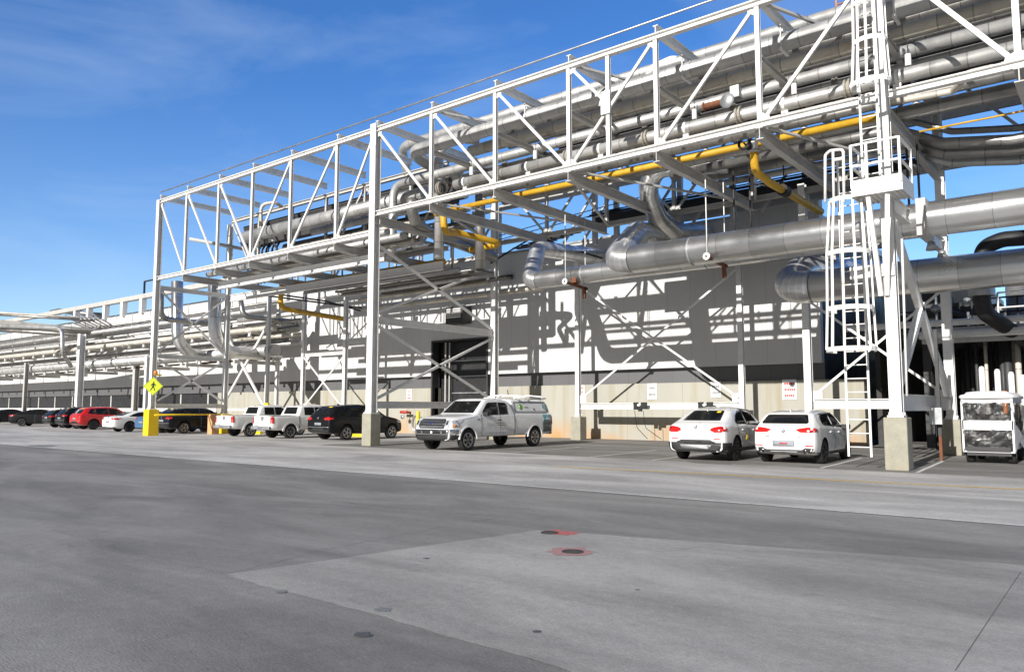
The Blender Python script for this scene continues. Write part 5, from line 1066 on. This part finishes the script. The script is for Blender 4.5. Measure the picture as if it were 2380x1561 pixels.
M['mural_teal'] = mat('teal_mural_print', (.10, .26, .30), .4, noise=.5, nscale=9, coat=.5); M['mural_blue'] = mat('pale_blue_mural_print', (.30, .45, .50), .4, noise=.5, nscale=8, coat=.5); M['mural_dark'] = mat('dark_mural_print', (.05, .08, .09), .4, noise=.5, nscale=8, coat=.5)
txt = []
for row, (z, ln) in enumerate([(.98, 1.02), (.90, 1.10)]):
    s = 4.32; rnd = random.Random(row)
    while s > 4.32-ln: w = rnd.uniform(.03, .10); txt.append(('door_lettering', 'signgrey', rc(s-w, z, s, z+.022), 'L', .008)); s -= w+.022
pick = dict(name='pickup_truck', cat='truck', paint='car_silver', L=6.30, W=2.03, r=.40, ra=1.22, fa=5.36, rim='rim', spokes=6, tumble=.24, flare=.05,
    top=[(0, 1.36), (2.56, 1.38), (2.60, 1.40), (2.68, 1.80), (2.85, 1.90), (3.3, 1.95), (4.05, 1.95), (4.25, 1.90), (4.88, 1.40), (5.0, 1.34), (5.9, 1.25), (6.18, 1.17), (6.26, 1.0), (6.30, .9)],
    bot=[(0, .52), (.5, .50), (5.7, .48), (6.1, .38), (6.3, .40)], belt=[(0, 1.28), (2.6, 1.29), (2.7, 1.31), (4.8, 1.27), (6.3, 1.05)], mirror=(4.42, 1.36), handles=[(3.55, 1.13)], handlem='trim',
    plan=[(0, .97), (.1, .99), (.3, 1), (5.4, 1), (5.9, .975), (6.15, .93), (6.25, .87), (6.30, .83)],
    decals=[('windscreen', 'glass', [(-.80, 1.40), (.80, 1.40), (.70, 1.86), (-.70, 1.86)], 'F'),
            ('side_window', 'glass', [(3.55, 1.33), (4.32, 1.31), (4.52, 1.38), (4.50, 1.46), (4.18, 1.76), (4.05, 1.80), (3.55, 1.81)], 'L', .006), ('side_window', 'glass', [(2.98, 1.35), (3.50, 1.33), (3.50, 1.81), (3.05, 1.80), (2.98, 1.74)], 'L', .006),
            ('side_window', 'glass', [(2.98, 1.35), (4.32, 1.31), (4.52, 1.38), (4.18, 1.76), (4.05, 1.80), (3.05, 1.80)], 'R', .006),
            ('grille', 'trim', [(-.62, .83), (.62, .83), (.66, .90), (.66, 1.12), (.58, 1.18), (-.58, 1.18), (-.66, 1.12), (-.66, .90)], 'F', .012),
            ('grille_bar', 'chrome', rc(-.60, 1.07, .60, 1.115), 'F', .03), ('grille_bar', 'chrome', rc(-.62, .97, .62, 1.005), 'F', .03), ('grille_bar', 'galv', rc(-.60, .875, .60, .915), 'F', .03),
            ('emblem', 'chrome', oval(0, 1.0, .10, .046, 20), 'F', .04), ('emblem', 'blue', oval(0, 1.0, .085, .035, 20), 'F', .045),
            ('headlight', 'lamp_clear', [(.68, .92), (.84, .86), (.98, .88), (.98, 1.14), (.68, 1.15)], 'F', .012, True), ('headlight', 'lamp_clear', [(5.82, .90), (6.16, .88), (6.16, 1.12), (5.95, 1.13)], 'R', .012, True), ('indicator', 'amber', rc(6.0, .89, 6.12, .98), 'R', .018, True), ('headlight_core', 'trim', rc(.72, .96, .80, 1.10), 'F', .02, True),
            ('front_bumper', 'chrome', [(-.84, .60), (.84, .60), (.84, .80), (-.84, .80)], 'F', .022), ('front_bumper', 'chrome', [(5.78, .60), (6.26, .60), (6.26, .80), (5.9, .80)], 'R', .022, True),
            ('bumper_opening', 'trim', rc(-.45, .64, .45, .76), 'F', .034), ('fog_light', 'trim', rc(.56, .65, .76, .76), 'F', .034, True), ('plate_mark', 'signwhite', oval(-.02, .69, .06, .055, 6), 'F', .040),
            ('lower_valance', 'trim', [(-.80, .40), (.80, .40), (.84, .60), (-.84, .60)], 'F', .015), ('lower_valance', 'trim', [(5.85, .42), (6.25, .42), (6.25, .60), (5.85, .60)], 'R', .012, True),
            ('door_line', 'trim', line(4.60, .56, 4.62, 1.34, .016), 'R', .004, True), ('cab_gap', 'trim', line(2.58, .52, 2.58, 1.40, .035), 'R', .005, True), ('door_line', 'trim', line(3.48, .56, 3.5, 1.33, .01), 'R', .004, True), ('body_crease', 'signwhite', line(2.7, .70, 4.5, .68, .02), 'R', .003, True),
            ('badge', 'signgrey', rc(4.72, 1.14, 4.92, 1.175), 'R', .008, True), ('hood_line', 'signgrey', line(4.8, 1.262, 6.1, 1.10, .012), 'R', .003, True),
            ('mural', 'mural_teal', [(.06, 1.0), (.60, 1.06), (.72, 1.31), (.06, 1.31)], 'R', .007, True), ('mural', 'mural_dark', [(.06, .60), (.66, .60), (.72, .98), (.62, 1.10), (.06, 1.10)], 'R', .009, True), ('mural', 'mural_blue', [(.16, 1.06), (.46, 1.10), (.42, 1.22), (.16, 1.18)], 'R', .012, True),
            ('tail_light', 'lamp_red', rc(.0, .92, .05, 1.25), 'R', .012, True), ('tail_light', 'lamp_red', rc(.82, .92, .97, 1.25), 'B', .012, True)]+txt, extra=tr_extra)
vehicle(pick, (-20.52, 23.95, 0), math.pi, 'big silver pickup truck with bed cap and roof rack, nose toward the camera')

# small white pickups with open beds
def fr_extra(t, S, bvh, D):
    L = S['L']; b = MB(); b.box((0, -L/2-.07, .56), (1.66, .18, .17)); b.build('rear_bumper', M['galv'], t, world=False, bevel=.03)
    b = MB(); b.box((-.30, -L/2-.165, .60), (.34, .02, .15)); b.build('licence_plate', M['plate'], t, world=False)
def frontier(sticker):
    return dict(name='small_pickup', cat='truck', paint='car_white', L=5.22, W=1.85, r=.37, ra=1.12, fa=4.33, rim='rim', spokes=6, tumble=.30, flare=.10,
    top=[(0, 1.16), (1.62, 1.18), (1.66, 1.20), (1.74, 1.55), (1.88, 1.68), (2.3, 1.755), (3.1, 1.76), (3.3, 1.70), (3.95, 1.22), (4.1, 1.17), (4.9, 1.08), (5.12, .98), (5.22, .8)],
    bot=[(0, .50), (.3, .44), (4.7, .42), (5.22, .45)], belt=[(0, 1.10), (1.7, 1.14), (3.8, 1.12), (5.22, .9)], mirror=(3.55, 1.22), handles=[(2.15, 1.0), (2.95, 1.0)], mirrorm='car_white',
    plan=[(0, .93), (.08, .97), (.3, 1), (4.3, 1), (4.8, .95), (5.1, .84), (5.22, .7)], cut=[((0, .85-2.61, 1.0), (1.52, 1.42, .7))],
    decals=[('rear_window', 'glass', [(-.58, 1.27), (.58, 1.27), (.52, 1.62), (-.52, 1.62)], 'B', .012), ('windscreen', 'glass', [(-.66, 1.22), (.66, 1.22), (.56, 1.68), (-.56, 1.68)], 'F'),
            ('side_window', 'glass', [(1.98, 1.22), (2.62, 1.20), (2.62, 1.62), (2.02, 1.62)], 'R', .006, True), ('side_window', 'glass', [(2.68, 1.20), (3.62, 1.17), (3.30, 1.52), (3.1, 1.63), (2.68, 1.63)], 'R', .006, True),
            ('tail_light', 'lamp_red', [(.745, .80), (.84, .80), (.84, 1.12), (.745, 1.12)], 'B', .014, True), ('tail_light', 'lamp_red', rc(0, .80, .10, 1.13), 'R', .012, True), ('tailgate_handle', 'signgrey', [(-.13, 1.02), (-.05, .93), (.05, .93), (.13, 1.02), (.13, 1.14), (-.13, 1.14)], 'B', .008),
            ('panel_line', 'signgrey', line(-.76, .68, .76, .68, .014), 'B', .006), ('panel_line', 'signgrey', line(-.765, .68, -.765, 1.14, .012), 'B', .006), ('panel_line', 'signgrey', line(.765, .68, .765, 1.14, .012), 'B', .006),
            ('stop_lamp', 'lamp_red', rc(-.10, 1.685, .10, 1.71), 'B', .012), ('bed_gap', 'trim', line(1.64, .5, 1.64, 1.17, .03), 'R', .005, True), ('door_line', 'trim', line(2.65, .5, 2.65, 1.2, .012), 'R', .005, True),
            ('grille', 'trim', rc(-.5, .72, .5, 1.0), 'F', .012), ('headlight', 'lamp_clear', rc(.55, .78, .82, 1.0), 'F', .012, True)], extra=fr_extra)
f1 = frontier(0)
p1 = vehicle(f1, (-35.3, 26.0, 0), R(-1), 'small white pickup parked beside the dark sport utility car', 'small white pickups')
p2 = copy_tree(p1); p2.location = (-39.1, 26.1, 0); p2['label'] = 'small white pickup next to the yellow plinth, half hidden by its twin'
b = MB(); b.box((-38.9, 26.0, 1.82), (.40, .14, .10)); tag(b.build('light_bar', M['yel']), 'yellow beacon on the roof of the pickup nearer the yellow plinth', 'beacon')

def suv(paint_, L=4.9, H=1.76, W=1.94, name='suv_car', rim='rim', fin_=True, low=.0):
    k = H/1.76; q = L/4.9
    return dict(name=name, cat='car', paint=paint_, L=L, W=W, r=.37, ra=1.05*q, fa=3.98*q, rim=rim, spokes=5, tumble=.40,
    top=[(0, 1.02*k), (.04, 1.12*k), (.12, 1.20*k), (.50*q, 1.60*k), (.62*q, 1.67*k), (1.3*q, 1.73*k), (2.1*q, 1.76*k), (2.75*q, 1.71*k), (3.0*q, 1.62*k), (3.68*q, 1.18*k), (4.4*q, 1.05*k), (4.8*q, .88*k), (L, .7*k)],
    bot=[(0, .42), (.3, .32), (4.3*q, .30), (L, .36)], belt=[(0, 1.08*k), (.6*q, 1.14*k), (3.6*q, 1.07*k), (L, .85*k)], mirror=(3.2*q, 1.16*k), handles=[(1.6*q, 1.0*k), (2.6*q, .98*k)],
    decals=[('rear_window', 'glass', [(-.66, 1.25*k), (.66, 1.25*k), (.58, 1.58*k), (-.58, 1.58*k)], 'B'), ('windscreen', 'glass', [(-.66, 1.2*k), (.66, 1.2*k), (.56, 1.62*k), (-.56, 1.62*k)], 'F'),
            ('side_window', 'glass', [(.62*q, 1.26*k), (1.15*q, 1.19*k), (1.15*q, 1.62*k), (.85*q, 1.60*k)], 'R', .006, True), ('side_window', 'glass', [(1.20*q, 1.19*k), (2.15*q, 1.16*k), (2.15*q, 1.65*k), (1.20*q, 1.63*k)], 'R', .006, True), ('side_window', 'glass', [(2.2*q, 1.16*k), (3.3*q, 1.13*k), (2.95*q, 1.48*k), (2.7*q, 1.62*k), (2.2*q, 1.65*k)], 'R', .006, True),
            ('tail_light', 'lamp_red', [(.46, 1.06*k), (.6, 1.0*k), (.84, 1.0*k), (.86, 1.12*k), (.76, 1.15*k), (.6, 1.12*k)], 'B', .012, True), ('tail_light', 'lamp_red', [(0, 1.0*k), (.28, 1.04*k), (.22, 1.12*k), (0, 1.12*k)], 'R', .012, True),
            ('lower_bumper', 'trim', [(-.84, .43), (.84, .43), (.84, .52), (.5, .52), (.4, .62), (-.4, .62), (-.5, .52), (-.84, .52)], 'B', .01), ('licence_plate', 'plate', rc(-.26, .74, .26, .87), 'B', .012), ('bumper_strip', 'galv', rc(-.84, .64, .84, .665), 'B', .01), ('sticker', 'yel', rc(.20, 1.60*k, .45, 1.64*k), 'B', .02),
            ('headlight', 'lamp_clear', [(.55, .80*k), (.9, .82*k), (.9, .94*k), (.55, .92*k)], 'F', .012, True), ('grille', 'trim', rc(-.5, .62, .5, .86*k), 'F', .012), ('door_line', 'signgrey', line(2.17*q, .42, 2.17*q, 1.15*k, .008), 'R', .004, True)]+roundel(1.09*k), extra=fin())
vehicle(suv('car_black'), (-31.35, 26.35, 0), R(-1), 'black sport utility car behind the middle column, yellow sticker on its rear window')
vehicle(suv('car_red', 4.65, 1.66, 1.88, rim='rimdark'), (-60.3, 26.6, 0), R(0), 'bright red crossover parked between black and white cars')
vehicle(suv('car_black', 4.65, 1.66, 1.88), (-64.0, 27.0, 0), R(0), 'black crossover tail out, directly left of the red one')
vehicle(suv('car_black', 4.6, 1.5, 1.85), (-67.6, 27.4, 0), R(0), 'black car with two red lamps, second left of the red one')
def sedan(paint_, L=4.64, H=1.38, W=1.83, rim='rimdark'):
    k = H/1.38
    return dict(name='sedan_car', cat='car', paint=paint_, L=L, W=W, r=.34, ra=1.05, fa=3.86, rim=rim, spokes=5, tumble=.46, finy=-1.0,
    top=[(0, .90*k), (.04, .98*k), (.35, 1.03*k), (.62, 1.05*k), (1.35, 1.30*k), (1.8, 1.37*k), (2.3, 1.385*k), (2.6, 1.35*k), (2.85, 1.28*k), (3.5, .98*k), (4.3, .84*k), (4.58, .70*k), (L, .55)],
    bot=[(0, .34), (.3, .24), (4.2, .2), (L, .26)], belt=[(0, .90*k), (.8, .96*k), (3.3, .90*k), (L, .68*k)], mirror=(3.05, .96*k), handles=[(1.75, .83*k), (2.7, .81*k)],
    decals=[('rear_window', 'glass', [(-.58, 1.08*k), (.58, 1.08*k), (.48, 1.30*k), (-.48, 1.30*k)], 'B'), ('windscreen', 'glass', [(-.62, 1.0*k), (.62, 1.0*k), (.52, 1.29*k), (-.52, 1.29*k)], 'F'),
            ('side_window', 'glass', [(1.0, 1.03*k), (2.05, .99*k), (2.05, 1.30*k), (1.7, 1.29*k), (1.35, 1.19*k)], 'R', .006, True), ('side_window', 'glass', [(2.1, .99*k), (3.2, .955*k), (2.85, 1.18*k), (2.6, 1.28*k), (2.1, 1.30*k)], 'R', .006, True),
            ('tail_light', 'lamp_red', [(.5, .90*k), (.62, .82*k), (.88, .82*k), (.88, .93*k), (.62, .94*k)], 'B', .012, True), ('tail_light', 'lamp_red', [(0, .82*k), (.32, .86*k), (.26, .93*k), (0, .93*k)], 'R', .012, True),
            ('lower_bumper', 'trim', rc(-.8, .26, .8, .36), 'B', .01), ('reflector', 'lamp_red', rc(.6, .5, .8, .525), 'B', .01, True), ('licence_plate', 'plate', rc(-.26, .62, .26, .74), 'B', .012),
            ('headlight', 'lamp_clear', [(.5, .62*k), (.82, .64*k), (.84, .76*k), (.5, .73*k)], 'F', .012, True), ('grille', 'trim', rc(-.42, .42, .42, .68*k), 'F', .012), ('door_line', 'signgrey', line(2.07, .3, 2.07, .99*k, .008), 'R', .004, True)]+roundel(.97*k), extra=fin())
vehicle(sedan('car_white'), (-52.7, 25.6, 0), R(0), 'white fastback coupe tail out, right of the red crossover')
vehicle(sedan('car_blue', 4.5, 1.42), (-48.95, 25.9, 0), R(0), 'blue car mostly hidden behind the yellow plinth and the white coupe')
vehicle(suv('car_navy', 4.75, 1.60, 1.86), (-46.7, 26.2, 0), R(0), 'very dark navy car seen from its side behind the yellow bar')
vehicle(sedan('car_black', 4.8, 1.46), (-75.0, 27.6, 0), R(-38), 'black saloon near the left picture edge with shiny wheel')
vehicle(sedan('car_black', 4.8, 1.46, rim='rim'), (-84.5, 28.5, 0), R(-20), 'black car cut by the left picture edge')

# golf cart in plastic curtains
cx0, cy0 = -3.35, 26.0
t = thing('golf_cart', 'white golf cart wrapped in clear plastic curtains, at the right picture edge', 'golf cart', (cx0, cy0, 0))
def lb(nm, m, parts, bevel=0, par=None):
    b = MB()
    for c, d in parts: b.box((cx0+c[0], cy0+c[1], c[2]), d)
    return b.build(nm, M[m], par or t, bevel=bevel)
b = MB(); prof = []
for (f, z) in [(1.0, 1.86), (1.03, 1.90), (1.0, 1.96), (.86, 1.99), (.80, 2.05), (.45, 2.09), (0, 2.10)]: prof.append((f, z))
ring = lambda f: [(cx0+.66*f*sx, cy0+1.25+1.35*f*sy) for sx, sy in ((-1, -.93), (-.9, -1), (0, -1.02), (.9, -1), (1, -.93), (1.01, 0), (1, .93), (.9, 1), (0, 1.02), (-.9, 1), (-1, .93), (-1.01, 0))]
vs = []; fs = []
for f, z in prof[:-1]: vs += [(x, y, z) for x, y in ring(f)]
for i in range(len(prof)-2):
    for k in range(12): fs.append((i*12+k, i*12+(k+1) % 12, (i+1)*12+(k+1) % 12, (i+1)*12+k))
fs.append(tuple(range((len(prof)-2)*12, (len(prof)-1)*12))); fs.append(tuple(reversed(range(12))))
b.add(vs, fs, True); b.build('roof', M['signwhite'], t)
for sx in (-1, 1):
    for yy in (.02, 2.3): lb('roof_post', 'trim', [((sx*.57, yy+.06, 1.08), (.05, .05, 1.56))])
M['curtain'] = mat('clear_plastic_curtain', (.035, .035, .035), .16, coat=.8, bump=1.0, bscale=7, spec=.8, stretch=(1, 1, .45)); nt = M['curtain'].node_tree; bs = nt.nodes['Principled BSDF']; bs.inputs['Alpha'].default_value = .72
for n_ in nt.nodes:
    if n_.type == 'BUMP': n_.inputs['Distance'].default_value = .12
def curtain(nm, p0, p1, z0, z1, seed):
    rnd = random.Random(seed); vs = []; fs = []; N, K = 26, 16
    for j in range(K+1):
        for i in range(N+1):
            u, v = i/N, j/K; w = .022*math.sin(9*u+7*v+seed)+.016*math.sin(23*u-15*v+seed)+.008*math.sin(41*u+17*v)+.007*rnd.uniform(-1, 1)
            x = p0[0]+(p1[0]-p0[0])*u; y = p0[1]+(p1[1]-p0[1])*u; nx, ny = (p1[1]-p0[1]), -(p1[0]-p0[0]); l = math.hypot(nx, ny)
            vs.append((x+nx/l*w, y+ny/l*w, z0+(z1-z0)*v))
    for j in range(K):
        for i in range(N): a = j*(N+1)+i; fs.append((a, a+1, a+N+2, a+N+1))
    b = MB(); b.add(vs, fs, True); return b.build(nm, M['curtain'], t)
fx0, fx1, fy = cx0-.62, cx0+.62, cy0-.02
curtain('plastic_curtain', (fx0, fy), (fx1, fy), 1.22, 1.76, 1); curtain('plastic_curtain', (fx0, fy), (fx1, fy), .36, .98, 2); curtain('plastic_curtain', (fx1, fy), (fx1, fy+2.3), .75, 1.76, 3)
lb('curtain_band', 'signwhite', [((0, -.035, 1.10), (1.26, .02, .27)), ((0, -.035, 1.80), (1.26, .02, .12)), ((-.62, -.035, 1.07), (.05, .02, 1.45)), ((.62, -.035, 1.07), (.05, .02, 1.45)), ((0, -.035, .345), (1.28, .02, .04)), ((.635, .25, 1.07), (.02, .05, 1.4)), ((.635, 1.1, 1.80), (.02, 2.3, .12))])
lb('body', 'signwhite', [((.0, 1.9, .60), (1.16, 1.1, .50)), ((0, 2.75, .62), (1.0, .8, .45))], .08); lb('floor_pan', 'dark', [((0, .9, .42), (1.1, 2.0, .12)), ((0, 1.2, .85), (1.0, .1, .8))])
b = MB(); b.add([(cx0+.64, cy0+.05, .30), (cx0+.64, cy0+.05, 1.25), (cx0+.66, cy0+.9, 1.0), (cx0+.68, cy0+1.5, .80), (cx0+.68, cy0+2.2, .70), (cx0+.68, cy0+2.2, .28), (cx0+.66, cy0+1.0, .62)], [(0, 1, 2, 6), (6, 2, 3), (6, 3, 4, 5)]); b.build('side_flap', M['signwhite'], t)
lb('seat', 'trim', [((0, 1.5, .86), (1.05, .5, .14)), ((0, 1.78, 1.15), (1.05, .12, .5))], .04); lb('bag_rack', 'dark', [((0, .25, .9), (.9, .3, .5))], .05)
lb('bumper', 'dark', [((0, .05, .30), (1.1, .1, .14))])
for sx in (-1, 1):
    for yy in (.45, 2.45):
        b = MB(); c = Vector((cx0+sx*.52, cy0+yy, .235)); b.lathe([(.11, -.10), (.20, -.10), (.235, -.06), (.235, .06), (.20, .10), (.12, .10)], c, (sx, 0, 0), 24); w_ = b.build('wheel', M['tyre'], t)
        b = MB(); b.lathe([(0, .02), (.07, .03), (.12, .02)], c+Vector((sx*.07, 0, 0)), (sx, 0, 0), 20); o = b.build('rim', M['galv'], t); o.parent = w_

# pedestrian crossing sign on the far column, turned toward the road
sc = P(356, 897, Y=21.5); sz = .74
t = thing('crossing_sign', 'yellow green diamond sign with walking figure on the far column', 'sign', sc, R(52))
b = MB(); b.box((0, 0, 0), (sz, .02, sz), Matrix.Rotation(R(45), 3, 'Y')); b.build('board', M['signgreen'], t, world=False)
b = MB(); k = sz*.72
def poly(mb, pts, th=.006):
    n = len(pts); a = [Vector((p[0]*k, -.011, p[1]*k)) for p in pts]; tr = tessellate_polygon([[Vector((p[0], p[1], 0)) for p in pts]])
    mb.add(a+[v+Vector((0, -th, 0)) for v in a], [tuple(x) for x in tr]+[tuple(n+k_ for k_ in reversed(x)) for x in tr]+[(i, (i+1) % n, n+(i+1) % n, n+i) for i in range(n)])
poly(b, [(.04+.075*math.cos(a), .42+.075*math.sin(a)) for a in [k_*.52 for k_ in range(12)]])
poly(b, [(-.08, .32), (.10, .34), (.12, .24), (.10, -.02), (-.09, -.02), (-.08, .14)])
poly(b, [(.08, .31), (.14, .28), (.26, .12), (.33, .05), (.28, .0), (.18, .08), (.08, .18)]); poly(b, [(-.06, .30), (-.18, .20), (-.26, .02), (-.19, .0), (-.13, .14), (-.05, .22)])
poly(b, [(-.09, -.01), (.03, -.01), (-.04, -.20), (-.20, -.46), (-.30, -.46), (-.15, -.18)]); poly(b, [(.0, -.01), (.10, -.01), (.13, -.18), (.23, -.46), (.13, -.49), (.04, -.20)])
b.build('walking_figure', M['black'], t, world=False)
b = MB(); e_ = sz*.655
for a in range(4):
    q_ = [(0, e_), (e_, 0), (0, -e_), (-e_, 0), (0, e_)]; b.bar((q_[a][0], -.011, q_[a][1]), (q_[a+1][0], -.011, q_[a+1][1]), .014, .012)
b.build('border', M['black'], t, world=False)
b = MB(); b.rod((0, .02, -.75), (0, .02, .5), .03, 8); b.build('pole', M['galv'], t, world=False)
bc = P(362, 866, Y=21.6)
t = thing('warning_beacon', 'small orange beacon on the far column above the diamond sign', 'beacon', bc)
b = MB(); b.lathe([(0, -.12), (.10, -.12), (.10, .06), (.06, .13), (0, .14)], bc, n=16); b.build('lens', M['orange'], t)
b = MB(); b.box(bc+Vector((0, .15, -.12)), (.22, .3, .08)); b.build('bracket', M['yel'], t)
b = MB(); p0_, p1_ = P(360, 964, Y=21.5), P(500, 966, Y=26.3); b.rod(p0_, (-44.3, 26.4, p0_.z), .05); tag(b.build('guard_bar', M['safety']), 'yellow guard bar between the two yellow plinths', 'bar')
t = thing('concrete_post', 'orange stained old plinth beside the rear yellow one', 'plinth', (P(497, 990, Y=25.4).x, 25.4, 0))
c = P(496, 990, Y=25.6); b = MB(); b.box((c.x, 25.6, .6), (.5, .5, 1.2)); b.build('block', mat('orange_stained_concrete', (.62, .34, .16), .85, noise=.2), t, bevel=.02)
for i, (x, y) in enumerate([(-42.2, 27.3), (-33.4, 28.2), (-40.6, 28.8)]):
    b = MB(); b.box((x, y, .09), (1.8, .2, .16)); tag(b.build('wheel_stop', M['safety']), 'low yellow wheel stop, %s from the far plinth' % ordn[i], 'wheel stop', 'yellow wheel stops')
